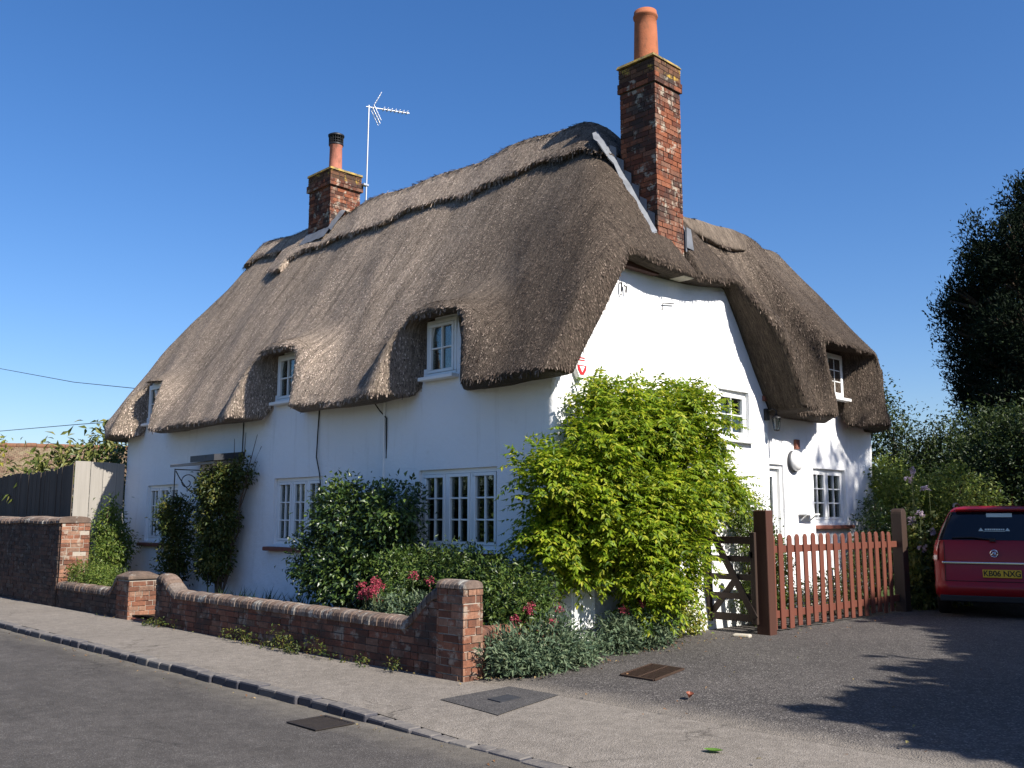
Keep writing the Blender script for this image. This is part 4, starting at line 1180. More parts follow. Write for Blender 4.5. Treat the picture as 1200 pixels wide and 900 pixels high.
mb = MB(); mb.tube([(.0, .10, 1.5), (.0, .2, 1.52), (.0, .22, 1.46)], .012, 6); mb.build('hook', M['black_metal'], gp2)
pf = empty('picket_fence', 'red brown picket fence with round topped pales', 'fence', (.78, 5.5, 0))
for k in range(17):
    y = -1.98 + k * .2315; rk = random.Random(k); tl = rk.uniform(-.012, .012)
    mb = MB(); w = .058 * rk.uniform(.93, 1.05); zt = 1.33 + rk.uniform(-.015, .015); zb = .05 + rk.uniform(-.02, .02)
    pts = [(.012, y - w, zb), (.012, y + w, zb), (.012, y + w + tl, zt - w)] + [(.012, y + tl + w * math.cos(math.pi * j / 8), zt - w + w * math.sin(math.pi * j / 8)) for j in range(1, 8)] + [(.012, y - w + tl, zt - w)]
    mb.prism(pts, (.022, 0, 0)); mb.build('pale', M['red_wood'], pf, bevel=.004, seg=1)
for z in (.24, 1.12):
    mb = MB(); mb.box(-.035, .010, -2.19, 2.06, z - .05, z + .05); mb.build('rail', M['red_wood'], pf, bevel=.005)
mb = MB(); mb.obox((.70, 2.62, .01), (.22, .06, 0), (-.03, .12, 0), (0, 0, .05)); o = mb.build('stone_block', M['stone'], bevel=.02); tag(o, 'small pale stone at the foot of the big brown gate post', 'stone')

# ================================================================ RED CAR
def metallic_red():
    t = NT('car_paint'); n = t.noise(900, 2)
    c = t.mix(n, (.19, .005, .009), (.25, .008, .012))
    return t.done(t.bsdf(c, .32, None, .3, .1, .15))
M['car_red'] = metallic_red()
M['tyre'] = simple('tyre_rubber', (.012, .012, .012), .8, .2, 30)
M['chrome'] = simple('chrome', (.75, .75, .77), .12, .03, 5, .5, metal=1)
M['tail'] = simple('tail_lamp', (.30, .012, .015), .15, .08, 12, .6, coat=1)
M['tail_clear'] = simple('clear_lamp', (.55, .40, .38), .15, .08, 12, .6, coat=1)
M['plate'] = simple('plate_yellow', (.62, .40, .025), .4, .04, 6, .4)
M['ink'] = simple('plate_black', (.012, .012, .012), .5, .05)
M['dark_glass'] = simple('tinted_glass', (.006, .007, .010), .08, .1, 3, .4)
M['sticker'] = simple('sticker', (.42, .52, .50), .5, .06, 8)
car = empty('parked_car', 'dark red estate car parked in the shade on the driveway, seen from behind', 'car', (2.40, 7.30, .01), R(17.5))
def rr(z, y0, y1, w, r, inf=0.0, n=6):
    y0 -= inf; y1 += inf; w += inf
    out = []
    for cx, cy, a0 in ((-(w - r), y0 + r, 180), (w - r, y0 + r, 270), (w - r, y1 - r, 0), (-(w - r), y1 - r, 90)):
        for k in range(n):
            a = R(a0 + 90 * k / (n - 1)); out.append((cx + r * math.cos(a), cy + r * math.sin(a), z))
    return out
RG = [(.26, .14, 4.30, .78, .22), (.30, .06, 4.38, .83, .22), (.36, .01, 4.44, .862, .22), (.47, -.01, 4.45, .872, .22), (.53, .005, 4.44, .872, .21), (.56, .045, 4.42, .866, .19), (.86, .06, 4.36, .865, .18),
      (1.02, .075, 4.15, .855, .17), (1.13, .10, 3.75, .835, .16), (1.19, .125, 3.35, .815, .15), (1.40, .24, 2.95, .735, .14), (1.60, .36, 2.55, .640, .13), (1.665, .40, 2.42, .60, .13), (1.71, .50, 2.2, .54, .14), (1.735, .75, 1.9, .42, .2)]
mb = MB(); mb.loft([rr(*g) for g in RG], 0, True)
mb.build('body', M['car_red'], car)
def rg_at(z, inf):
    for a, b in zip(RG, RG[1:]):
        if a[0] <= z <= b[0]:
            t = (z - a[0]) / (b[0] - a[0]); g = [a[i] + (b[i] - a[i]) * t for i in range(5)]; return rr(z, *g[1:], inf=inf)
def patch(mb, zs, idx, inf, mi=0, shape=None):
    rows = []
    for z in zs:
        ring = rg_at(z, inf); rows.append([ring[i] for i in idx])
    if shape: rows = [[shape(p) for p in r_] for r_ in rows]
    n = len(idx); V = [p for r_ in rows for p in r_]
    mb.add(V, [(i * n + k, i * n + k + 1, (i + 1) * n + k + 1, (i + 1) * n + k) for i in range(len(rows) - 1) for k in range(n - 1)], mi, True)
mb = MB(); patch(mb, (1.20, 1.3, 1.4, 1.5, 1.6, 1.635), range(2, 10), .006); rwn = mb.build('rear_window', M['dark_glass'], car)
for sgn in (0, 1):
    for (ya, yb) in ((.55, 1.25), (1.33, 2.2)):
        V = []; mb = MB()
        for z in (1.22, 1.58):
            ring = rg_at(z, .005); xx = ring[0][0] if sgn == 0 else ring[11][0]
            V += [(xx, ya + (z - 1.2) * .4, z), (xx, yb - (0 if ya < 1 else (z - 1.2) * .6), z)]
        mb.add(V, [(0, 1, 3, 2)]); mb.build('side_window', M['dark_glass'], car)
mb = MB(); mb.box(-.52, .52, .32, .44, 1.655, 1.69); mb.build('spoiler', M['car_red'], car, bevel=.01)
for sgn in (-1, 1):
    idx = range(0, 4) if sgn < 0 else range(8, 12)
    mb = MB(); patch(mb, (.88, .95, 1.05, 1.15, 1.19), idx, .014); mb.build('tail_light', M['tail'], car)
    mb = MB(); patch(mb, (.90, .96), idx, .017); mb.build('reversing_lens', M['tail_clear'], car)
for x_ in (-.70, .70):
    mb = MB(); mb.tube([(x_, rg_at(z, .001)[6][1], z) for z in (.57, .7, .86, .95, 1.05, 1.13, 1.18)], .005, 6); mb.build('shut_line', M['ink'], car)
mb = MB(); mb.tube([(-.70, rg_at(.575, .001)[6][1], .575), (.70, rg_at(.575, .001)[6][1], .575)], .005, 6); mb.build('shut_line', M['ink'], car)
mb = MB(); mb.box(-.74, .74, .03, .065, .835, .868); mb.build('chrome_strip', M['chrome'], car, bevel=.008)
mb = MB(); mb.box(-.80, .80, .0, .08, .262, .36); mb.build('bumper_skirt', M['black_metal'], car, bevel=.015)
mb = MB(); mb.box(-.265, .265, .035, .052, .635, .755); pltx = Matrix.Translation((.09, 0, 0)); plate = mb.build('number_plate', M['plate'], car, bevel=.004, xf=pltx)
fc = bpy.data.curves.new('registration', 'FONT'); fc.body = 'KB06 NXG'; fc.size = .118; fc.align_x = 'CENTER'; fc.align_y = 'CENTER'; fc.extrude = .001; fc.offset = .0022; fc.space_character = .98
fo = bpy.data.objects.new('registration_tmp', fc); C.objects.link(fo)
bpy.context.view_layer.update()
me = bpy.data.meshes.new_from_object(fo.evaluated_get(bpy.context.evaluated_depsgraph_get()))
bpy.data.objects.remove(fo)
me.transform(Matrix.Translation((.09, .0325, .694)) @ Matrix.Rotation(R(90), 4, 'X') @ Matrix.Scale(.94, 4, (1, 0, 0)))
me.materials.clear(); me.materials.append(M['ink'])
ro = bpy.data.objects.new('registration', me); C.objects.link(ro); ro.parent = plate
# badge: ring with a raised winged figure
mb = MB()
ring = []
for k in range(24):
    a = 2 * math.pi * k / 24; ring.append((.052 * math.cos(a), .052 * math.sin(a)))
by, bz = .055, 1.0
rings = [[((.052 + .007 * math.cos(b)) * math.cos(2 * math.pi * k / 24), by + .007 * math.sin(b) - .004, bz + (.052 + .007 * math.cos(b)) * math.sin(2 * math.pi * k / 24)) for k in range(24)] for b in [2 * math.pi * j / 8 for j in range(9)]]
mb.loft(rings, 0, False)
mb.tube([(-.035, by - .006, bz - .02), (-.01, by - .01, bz + .012), (.01, by - .012, bz - .006), (.036, by - .006, bz + .026)], [.008, .012, .012, .005], 8)
mb.tube([(-.03, by - .006, bz + .026), (-.005, by - .008, bz + .012), (.02, by - .006, bz + .032)], [.004, .008, .004], 6)
mb.tube([(-.012, by - .006, bz - .034), (.012, by - .008, bz - .014), (.03, by - .006, bz - .022)], [.004, .007, .004], 6)
mb.build('badge', M['chrome'], car)
mb = MB(); mb.tube([(-.02, .10, 1.21), (-.30, .125, 1.245), (-.58, .125, 1.235)], .012, 6); mb.box(-.05, .03, .08, .15, 1.18, 1.23); mb.build('rear_wiper', M['black_metal'], car)
mb = MB(); mb.obox((-.08, .318, 1.555), (.36, 0, 0), (0, .002, 0), (0, .036, .06)); mb.build('window_sticker', M['sticker'], car)
mb = MB(); zz = 1.34
mb.add([(-.20, .198, zz), (-.13, .198, zz), (-.165, .226, zz + .05)], [(0, 1, 2)]); mb.add([(.17, .198, zz), (.24, .198, zz), (.205, .226, zz + .05)], [(0, 1, 2)])
rk = random.Random(2); x = -.11
while x < .15:
    L = rk.uniform(.014, .03); mb.add([(x, .200, zz + .012), (x + L, .200, zz + .012), (x + L, .214, zz + .036), (x, .214, zz + .036)], [(0, 1, 2, 3)]); x += L + .008
mb.add([(-.13, .194, zz - .006), (.17, .194, zz - .006), (.17, .197, zz + .002), (-.13, .197, zz + .002)], [(0, 1, 2, 3)])
mb.build('dealer_sticker', M['sticker'], car)
for sgn in (-1, 1):
    mb = MB(); mb.tube([(sgn * .56, .62, 1.70), (sgn * .555, .75, 1.76), (sgn * .55, 1.4, 1.785), (sgn * .54, 2.1, 1.76), (sgn * .53, 2.25, 1.69)], .018, 8); mb.build('roof_rail', M['black_metal'], car)
    mb = MB(); mb.loft([[(sgn * .80 + dx, 3.0 + dy, 1.13 + .09 * b + dz) for dx, dy, dz in ((0, -.02, -.06), (sgn * .22, 0, -.05), (sgn * .22, .02, .07), (0, .02, .07))] for b in (0, .3)], 0, True, False)
    mb.build('door_mirror', M['car_red'], car, bevel=.012)
    for wy in (.85, 3.5):
        mb = MB(); n = 28
        prof = [(.20, .0), (.29, .0), (.315, .02), (.32, .08), (.315, .17), (.29, .195), (.20, .195)]
        mb.loft([[(sgn * (.88 - d), wy + r * math.cos(2 * math.pi * k / n), .32 + r * math.sin(2 * math.pi * k / n)) for k in range(n)] for r, d in prof], 0, True)
        wo = mb.build('wheel', M['tyre'], car)
        mb = MB(); mb.loft([[(sgn * (.885 - d), wy + r * math.cos(2 * math.pi * k / n), .32 + r * math.sin(2 * math.pi * k / n)) for k in range(n)] for r, d in [(.2, 0), (.19, .02), (.05, .0), (.0, -.005)]], 0, True); mb.build('rim', M['chrome'], wo)
mb = MB(); mb.tube([(.3, 1.9, 1.73), (.3, 1.6, 1.95)], .005, 5); mb.build('aerial', M['black_metal'], car)

# ================================================================ PLANTS
def plant(name, label, cat, loc, group=None): return empty(name, label, cat, loc, 0, group)
def rel(blobs, loc): return [(b[0] - loc[0], b[1] - loc[1], b[2] - loc[2]) + tuple(b[3:]) for b in blobs]
def shrub(name, label, cat, loc, blobs, n, size, mat, seed, tips=None, stem_r=.02, stem_mat=None, **k):
    t = plant(name, label, cat, loc)
    b = rel(blobs, loc)
    leafy('foliage', b, n, size, mat, t, seed, **k)
    mb = MB(); rk = random.Random(seed)
    if tips is None: tips = [(q[0] + rk.uniform(-.4, .4) * q[3], q[1] + rk.uniform(-.4, .4) * q[4], q[2] + .3 * q[5]) for q in b for _ in range(2)]
    else: tips = [(p[0] - loc[0], p[1] - loc[1], p[2] - loc[2]) for p in tips]
    stems(mb, (0, 0, 0), tips, stem_r, rk); mb.build('stem', stem_mat or M['bark'], t)
    return t
# wisteria on the gable
loc = (.42, 1.55, 0)
wb = [(.38, -.58, 1.95, .28, .36, .24, .7), (.34, -.22, 1.80, .33, .46, .55), (.42, .30, 2.35, .42, .55, .55), (.33, .55, 2.95, .26, .42, .30), (.38, 1.35, 2.72, .36, .55, .42), (.34, 1.95, 2.95, .25, .30, .25), (.36, 2.36, 2.72, .34, .40, .50),
      (.36, 2.8, 2.05, .32, .48, .34), (.50, 1.2, 1.75, .46, .70, .55), (.52, .75, 1.35, .46, .50, .52), (.5, 1.35, 1.0, .38, .50, .55), (.42, 1.95, 1.65, .36, .45, .38), (.22, -.42, 1.42, .20, .28, .30), (.24, -.05, 1.22, .20, .40, .34), (.26, .45, 1.12, .22, .40, .36), (.5, 1.05, .75, .32, .38, .3), (.46, .30, 1.62, .42, .42, .40), (.45, 2.0, 2.3, .3, .45, .35, .6)]
t = plant('wisteria', 'large bright yellow green wisteria climbing the sunlit gable wall', 'climbing plant', loc)
pinnate('foliage', rel(wb, loc), 6800, L_wist, t, 21, .27, 5, .080, .2, clip=lambda P: ((P[:, 0] > -.36) | (P[:, 1] < -1.6)) & (P[:, 1] > -2.36), droop=.32)
mb = MB(); rk = random.Random(4)
stems(mb, (0, 0, 0), [(-.2, -.3, 2.4), (-.1, 1.2, 2.6), (-.15, .4, 2.7), (-.05, -1.4, 1.7), (-.1, -1.9, 2.0), (.0, 1.5, 2.0), (-.15, .9, 2.9)], .045, rk, 8, .12)
mb.build('stem', M['bark'], t)
# facade shrubs
shrub('evergreen_shrub', 'big dark glossy evergreen shrub between the two front windows', 'shrub', (-3.2, -.5, 0),
      [(-3.35, -.52, 1.45, .80, .45, .55), (-3.85, -.6, .95, .55, .45, .42), (-2.55, -.42, 1.62, .48, .36, .36), (-3.0, -.65, .75, .85, .5, .40), (-3.6, -.45, 1.75, .45, .35, .3), (-2.7, -.4, 1.2, .55, .4, .4)], 17000, .078, L_dark, 31, spread=.085, aspect=.55)
shrub('low_hedge', 'rounded mid green hedge bush under the large front window', 'shrub', (-.8, -.8, 0),
      [(-1.75, -.72, .78, .60, .45, .38), (-1.0, -.75, .82, .62, .48, .40), (-.25, -.85, .80, .62, .5, .38), (.28, -.92, .66, .42, .48, .38), (.52, -1.0, .52, .2, .36, .32), (-1.3, -1.0, .55, .5, .45, .35)], 19000, .062, L_hedge, 32, spread=.06, aspect=.42)
def valerian(label, loc, blobs, n, heads, seed, hz=.14):
    t = plant('valerian', label, 'flowering plant', loc)
    leafy('foliage', rel(blobs, loc), n, .075, L_val, t, seed, per=9, spread=.05, aspect=.32, droop=-.25, shell=.6)
    mb = MB(); rk = random.Random(seed); V = []
    hp = []
    for (x, y, z) in heads:
        x, y, z = x - loc[0], y - loc[1], z - loc[2]
        mb.tube([(x * .6, y * .6, .1), (x * .9, y * .9, z * .6), (x, y, z)], .005, 5); hp.append((x, y, z, .045, .045, .035))
    for b in rel(blobs, loc):
        for _ in range(7): mb.tube([(b[0] * .5, b[1] * .5, .02), (b[0] + rk.uniform(-.6, .6) * b[3], b[1] + rk.uniform(-.6, .6) * b[4], b[2] + .5 * b[5])], .005, 5)
    mb.build('stem', M['stem'], t)
    for k, b in enumerate(hp): leafy('flower_head', [b], 72, .021, L_pink, t, seed + 1 + k, per=4, spread=.012, aspect=.9, shell=.5)
    return t
rk = random.Random(9)
valerian('red valerian flowering behind the long low garden wall', (-1.05, -1.45, .05), [(-1.0, -1.45, .50, .32, .25, .22), (-.65, -1.4, .5, .3, .25, .25), (-1.25, -1.5, .45, .2, .2, .2)], 1500,
         [(-1.45 + rk.uniform(-.18, .2), -1.55 + rk.uniform(-.12, .12), .70 + rk.uniform(-.08, .16)) for _ in range(14)] + [(-.95, -1.35, .9), (-.7, -1.3, .85)], 41)
valerian('grey green valerian clump spilling over the pavement beside the tall pillar', (.85, -1.1, 0), [(.85, -1.55, .24, .26, .34, .24), (.92, -1.0, .28, .30, .38, .28), (.86, -.50, .14, .22, .30, .16), (1.0, -1.3, .15, .2, .35, .14)], 5200,
         [(.75, -1.2, .62), (.8, -.8, .60), (.95, -1.05, .5), (.8, -1.45, .55), (.68, -1.1, .64)], 42)
valerian('grey green valerian clump below the wisteria', (.6, .65, 0), [(.62, .35, .22, .26, .30, .24), (.62, .85, .26, .28, .34, .28), (.5, 1.25, .24, .25, .3, .26)], 3600, [(.68, .42, .50), (.70, .75, .56), (.6, 1.1, .56), (.62, .95, .6)], 43)
shrub('golden_shrub', 'small yellow green shrub between the wisteria and the gate', 'shrub', (.25, 2.1, 0), [(.36, 1.6, .45, .28, .40, .36), (.24, 2.1, .34, .22, .32, .28), (.15, 2.5, .16, .15, .22, .15)], 3800, .055, L_yel, 44, spread=.06)
shrub('climbing_rose', 'climbing plant on the white wall seen behind the five bar gate', 'climbing plant', (.2, 4.2, 0), [(.22, 4.05, 1.35, .2, .38, .50), (.22, 4.5, .9, .2, .38, .45), (.32, 4.15, .45, .24, .50, .40), (.2, 3.75, 1.65, .15, .25, .25)], 7000, .06, L_rose, 45, spread=.07)
# left corner plants
shrub('spreading_shrub', 'bright green shrub tumbling over the short low wall', 'shrub', (-9.7, -1.5, 0), [(-9.85, -1.62, .55, .42, .28, .24), (-9.3, -1.6, .50, .40, .28, .24), (-8.9, -1.5, .42, .3, .25, .2)], 5200, .05, L_rose, 51, spread=.05, aspect=.35)
shrub('corner_climber', 'leafy climber rising against the pale board fence at the house corner', 'climbing plant', (-11.3, -.7, 0), [(-11.65, -.6, 1.35, .26, .24, .40, .7), (-11.3, -.55, .95, .36, .28, .42), (-10.9, -.9, .75, .32, .25, .36), (-11.5, -.6, 1.75, .18, .18, .22, .5)], 4600, .085, L_rose, 52, spread=.09, aspect=.38)
shrub('trellis_climber', 'dark thin climber on the left porch bracket', 'climbing plant', (-8.95, -.45, 0), [(-8.98, -.45, 1.55, .30, .24, .38), (-8.88, -.45, 1.0, .26, .22, .40), (-9.05, -.45, .55, .3, .22, .3, .35)], 5200, .075, L_climb, 53, spread=.08, aspect=.45)
shrub('porch_climber', 'dense climber hanging from the porch canopy to the right of the white gap', 'climbing plant', (-7.5, -.35, 0), [(-7.5, -.42, 2.05, .50, .24, .36), (-7.5, -.40, 1.55, .48, .24, .55), (-7.6, -.38, .95, .40, .22, .45), (-6.95, -.25, 2.35, .24, .16, .22, .6)], 12500, .07, L_climb, 54, spread=.06,
      tips=[(-7.2, -.3, 2.9), (-6.7, -.15, 2.95), (-6.6, -.12, 2.75), (-7.8, -.3, 2.4), (-7.4, -.4, 2.2), (-6.75, -.1, 2.5), (-7.0, -.2, 3.0)])
rk = random.Random(3)
t = plant('strap_leaved_plants', 'dark strap leaved clumps at the foot of the front wall', 'plants', (-5.2, -.5, 0)); t['kind'] = 'stuff'
blades('foliage', [(rk.uniform(-1.6, 1.5), rk.uniform(-.9, .25), .05) for _ in range(60)], L_iris, t, 55, .40, .022, 9, .05)
# behind the picket fence
shrub('window_shrub', 'dark shrub below the right end of the kitchen window', 'shrub', (-.1, 8.5, 0), [(-.1, 8.55, 1.35, .26, .40, .42), (0, 8.9, .9, .35, .5, .6), (-.05, 8.3, .9, .3, .35, .4), (-.1, 8.8, 1.75, .16, .22, .25)], 3600, .065, L_dark, 61, spread=.07)
shrub('border_plants', 'low green border plants showing through the gaps of the picket fence', 'plants', (.2, 6.3, 0), [(.2, 5.4, .25, .25, .5, .25), (.2, 6.5, .35, .3, .6, .35), (.2, 7.4, .5, .3, .5, .45)], 3200, .06, L_climb, 62, spread=.07)
# hollyhocks and garden bushes beyond the fence
def hollyhock(label, x, y, h, seed):
    t = plant('hollyhock', label, 'flower', (x, y, 0), 'hollyhocks beside the drive')
    rk = random.Random(seed); mb = MB(); lean = rk.uniform(-.06, .06)
    mb.tube([(0, 0, 0), (lean * .5, 0, h * .5), (lean, .02, h)], [.014, .011, .004], 6); mb.build('stem', M['stem'], t)
    bl = [(lean * u, 0, h * u, .16 * (1.15 - u), .16 * (1.15 - u), .1) for u in (.1, .2, .3, .4, .5, .6, .7)]
    leafy('foliage', bl, 260, .10, L_climb, t, seed, per=3, spread=.05, aspect=.85)
    rng = np.random.default_rng(seed)
    fl = [(lean * u + rng.uniform(-.06, .06), -.05 + rng.uniform(-.04, .04), h * u, .035, .035, .03) for u in np.linspace(.6, .93, 2)]
    for k, b in enumerate(fl): leafy('flower', [b], 26, .055, L_mauve, t, seed + 1 + k, per=6, spread=.016, aspect=1.0, shell=.4)
hollyhock('tallest mauve hollyhock beside the far gate post', .80, 8.35, 2.55, 71)
hollyhock('mauve hollyhock nearest the red car', 1.02, 8.55, 2.2, 72)
hollyhock('shorter mauve hollyhock behind the far gate post', .62, 8.75, 2.42, 73)
hollyhock('pale hollyhock low beside the drive edge', .92, 8.15, 1.75, 74)
shrub('garden_shrub', 'rounded yellow green shrub behind the hollyhocks', 'shrub', (.4, 9.8, 0), [(.05, 9.6, 1.9, .8, .7, .65), (.85, 10.0, 1.95, .75, .7, .55), (.45, 9.9, 1.2, .9, .7, .8), (-.4, 9.9, 2.2, .5, .5, .5), (1.25, 10.1, 1.55, .4, .5, .4)], 12000, .08, L_bush, 75, spread=.10)
shrub('verge_plants', 'low leafy plants along the drive edge behind the far gate post', 'plants', (.9, 8.6, 0), [(.75, 8.4, .35, .35, .5, .4), (.95, 9.0, .45, .4, .5, .45)], 2400, .09, L_climb, 76, spread=.08, aspect=.6)

# ================================================================ TREES AND BACKGROUND
def tree(name, label, loc, h, r0, blobs, n, size, mat, seed, per=26, spread=.25, aspect=.5, shell=.5, group=None, droop=.2):
    t = plant(name, label, 'tree', loc, group)
    mb = MB(); rk = random.Random(seed)
    mb.tube([(0, 0, -.1), (.05, .03, h * .25), (-.05, .06, h * .55), (.03, 0, h * .85)], [r0 * 1.25, r0, r0 * .7, r0 * .25], 10)
    for b in blobs:
        z0 = max(h * .2, b[2] - b[5] * 1.2 - rk.uniform(0, .5))
        z0 = min(z0, h * .8)
        mb.tube([(0, 0, z0), (b[0] * .5, b[1] * .5, (z0 + b[2]) / 2 + .1), (b[0], b[1], b[2])], [r0 * .45, r0 * .3, r0 * .12], 6)
        for _ in range(3): mb.tube([(b[0] * .6, b[1] * .6, (z0 + b[2] * 2) / 3), (b[0] + rk.uniform(-.7, .7) * b[3], b[1] + rk.uniform(-.7, .7) * b[4], b[2] + rk.uniform(-.2, .8) * b[5])], [r0 * .2, r0 * .06], 5)
    mb.build('trunk', M['bark'], t)
    leafy('crown', blobs, n, size, mat, t, seed, per=per, spread=spread, aspect=aspect, shell=shell, droop=droop)
    return t
rk = random.Random(12)
# dark cypress: many upright sprays on a tall irregular column
cb = []
for k in range(64):
    z = .8 + 10.6 * (k / 64); rad = 3.25 * min(1, (12.0 - z) / 4.2) ** .62
    for _ in range(5):
        a = rk.uniform(0, 2 * math.pi); rr_ = rad * rk.uniform(.45, .95)
        cb.append((rr_ * math.cos(a), rr_ * math.sin(a), z + rk.uniform(-.3, .3), rk.uniform(.35, .65), rk.uniform(.35, .65), rk.uniform(.6, 1.1)))
tree('cypress_tree', 'tall almost black cypress at the right edge against the sky', (-.75, 22.6, 0), 12, .3, cb, 190000, .14, L_con, 81, per=34, spread=.15, aspect=.36, droop=-.9)
tree('apple_tree', 'leafy apple tree in front of the dark cypress', (.6, 15.2, 0), 4.0, .12, [(-.6, .0, 2.9, 1.0, .9, .8), (.5, .2, 3.5, 1.1, 1.0, .8), (-.1, -.3, 2.3, 1.3, .9, .7), (1.5, .2, 3.2, 1.1, 1.0, 1.0), (-1.3, .2, 2.2, .6, .7, .5), (1.3, -.2, 2.0, 1.0, .9, .6)], 24000, .105, L_tree, 82, spread=.16)
tree('slender_tree', 'wispy young tree rising behind the right end of the cottage', (-2.9, 16.2, 0), 4.6, .07, [(.1, 0, 3.6, .7, .7, .8), (.6, .1, 3.0, .8, .8, .6), (-.5, 0, 4.4, .5, .5, .8), (1.2, .2, 3.5, .55, .5, .6)], 6500, .10, L_tree, 83, spread=.2, per=16)
tree('slender_tree', 'wispy dark sapling in front of the cypress foot', (-1.0, 17.5, 0), 4.5, .07, [(.0, 0, 3.7, .7, .7, .7), (.6, .1, 3.2, .8, .8, .7), (-.6, .1, 3.2, .6, .6, .6)], 8000, .11, L_tree, 84, spread=.2, per=14)
t = plant('hedge', 'dark tall hedge closing the garden behind the red car', 'hedge', (0, 20, 0))
hb = [(x, rk.uniform(-.3, .3), 1.75 + rk.uniform(-.1, .2), 1.0, .8, 1.8 + rk.uniform(0, .4)) for x in np.arange(-8, 10, .8)]
leafy('foliage', hb, 52000, .19, L_tree, t, 85, per=20, spread=.15, aspect=.6)
mb = MB()
for x in np.arange(-8, 10, .9): mb.tube([(x, 0, 0), (x + .1, 0, 1.6)], [.06, .02], 6)
mb.build('stem', M['bark'], t)
# trees beyond the right edge whose shadow lies over the drive
rb = []
for y in np.arange(-.70, 10.2, .45):
    ht = 6.20 + (y + 1.3) * .205 if y < 5.9 else min(9.7, 7.6 + (y - 5.9) * 1.4)
    z = ht - .55
    while z > .4:
        inset = .35 if y < -.5 and z < 5.9 else 0
        rb.append((rk.uniform(-.25, .25), y - 5 + inset + rk.uniform(-.06, .06), z + rk.uniform(-.06, .04), .7, .62, .6)); z -= .62
tree('roadside_tree', 'broad dense trees standing off to the right of the drive', (12.0, 5, 0), 7, .3, rb, 100000, .42, L_tree, 91, per=24, spread=.17, aspect=.75)
tree('roadside_tree', 'thin tree top off to the right that dapples the kitchen wall', (12.2, 9.0, 0), 12.4, .2, [(0, -.8, 13.0, .7, .5, .6, .6), (.3, -.2, 12.8, .8, .7, .8), (0, .5, 13.2, .8, .8, .9), (.3, 1.1, 12.5, .8, .6, .8)], 1300, .24, L_tree, 92, per=7, spread=.28, aspect=.5, shell=.8)
t = plant('unseen_hedge', 'unseen dense hedge added across the road to darken window reflections', 'hedge', (-8, -17, 0))  # added out of view so the glass reflects something dark
hb = [(x, rk.uniform(-.3, .3), 1.7 + rk.uniform(-.2, .3), 1.1, .9, 1.9 + rk.uniform(0, .5)) for x in np.arange(-26, 16, 1.1)]
leafy('foliage', hb, 14000, .34, L_tree, t, 93, per=16, spread=.25, aspect=.7)

# beyond the left boundary
lh = empty('far_house', 'distant old house with a mossy brown tiled roof above the dark fence', 'house', (-38, 7, 0))
def tiles():
    t = NT('old_roof_tiles'); tc = t.n('ShaderNodeTexCoord')
    b = t.n('ShaderNodeTexBrick'); b.inputs['Scale'].default_value = 1; b.inputs['Brick Width'].default_value = .17; b.inputs['Row Height'].default_value = .1; b.inputs['Mortar Size'].default_value = .008
    b.inputs['Color1'].default_value = (.12, .075, .05, 1); b.inputs['Color2'].default_value = (.20, .13, .085, 1); b.inputs['Mortar'].default_value = (.03, .022, .018, 1)
    mp = t.n('ShaderNodeMapping'); mp.inputs['Rotation'].default_value = (0, 0, 0); t.l(t.n('ShaderNodeUVMap').outputs[0], b.inputs['Vector'])
    c = t.mix(t.ramp(t.noise(3, 6, .7), [(.45, 0.0), (.65, .7)]), b.outputs[0], (.23, .20, .12))
    return t.done(t.bsdf(c, .9, t.bump(b.outputs[1], .6, .02), .1))
mb = MB(); u_ = Vector((.40, .9165, 0)); v_ = Vector((.9165, -.40, 0))
def hp(a, b, z): return tuple(u_ * a + v_ * b + Vector((0, 0, z)))
mb.add([hp(-3.2, -2.2, 0), hp(4.5, -2.2, 0), hp(4.5, 2.2, 0), hp(-3.2, 2.2, 0), hp(-3.2, -2.2, 2.9), hp(4.5, -2.2, 2.9), hp(4.5, 2.2, 2.9), hp(-3.2, 2.2, 2.9), hp(-3.2, 0, 4.75), hp(4.5, 0, 4.75)],
       [(0, 1, 5, 4), (2, 3, 7, 6), (3, 0, 4, 8, 7), (1, 2, 6, 9, 5)])
mb.build('wall', M['pale_wood'], lh)
mt_ = tiles(); mb = MB()
for sg in (1, -1):
    mb.add([hp(-3.35, 2.4 * sg, 2.75), hp(4.65, 2.4 * sg, 2.75), hp(4.65, 0, 4.82), hp(-3.35, 0, 4.82)], [(0, 1, 2, 3) if sg > 0 else (3, 2, 1, 0)])
rf = mb.build('roof', mt_, lh); uv = rf.data.uv_layers.new(name='UVMap')
for p in rf.data.polygons:
    for li in p.loop_indices:
        co = rf.data.vertices[rf.data.loops[li].vertex_index].co; uv.data[li].uv = (co.dot(u_), co.z * 1.5)
mb = MB(); rk2 = random.Random(8)
for k in range(20):
    a = -3.35 + k * .4; z = 4.80 + rk2.uniform(-.015, .02); mb.tube([hp(a, 0, z), hp(a + .385, 0, z + .01)], [.13, .12], 10)
mb.build('ridge_tiles', M['ridge_tile'], rf)
shrub('magnolia', 'large leaved pale green shrub above the pale fence', 'shrub', (-16.2, .6, 0), [(-16.3, -.15, 2.75, .5, .5, .45), (-15.9, .45, 3.0, .45, .5, .45), (-15.6, .95, 3.25, .45, .5, .5), (-16.6, -.5, 2.4, .5, .5, .4), (-15.8, .3, 2.3, .8, .8, .6)], 1500, .24, L_mag, 101, per=8, spread=.2, aspect=.36, droop=.9, stem_r=.05)
shrub('dark_shrub', 'dark shrub tucked between the pale fence and the thatch', 'shrub', (-14.6, 1.2, 0), [(-14.6, 1.0, 2.7, .5, .6, .7), (-14.2, 1.8, 2.9, .6, .7, .7), (-14.9, .7, 2.1, .5, .5, .6)], 2600, .12, L_dark, 102, spread=.15)
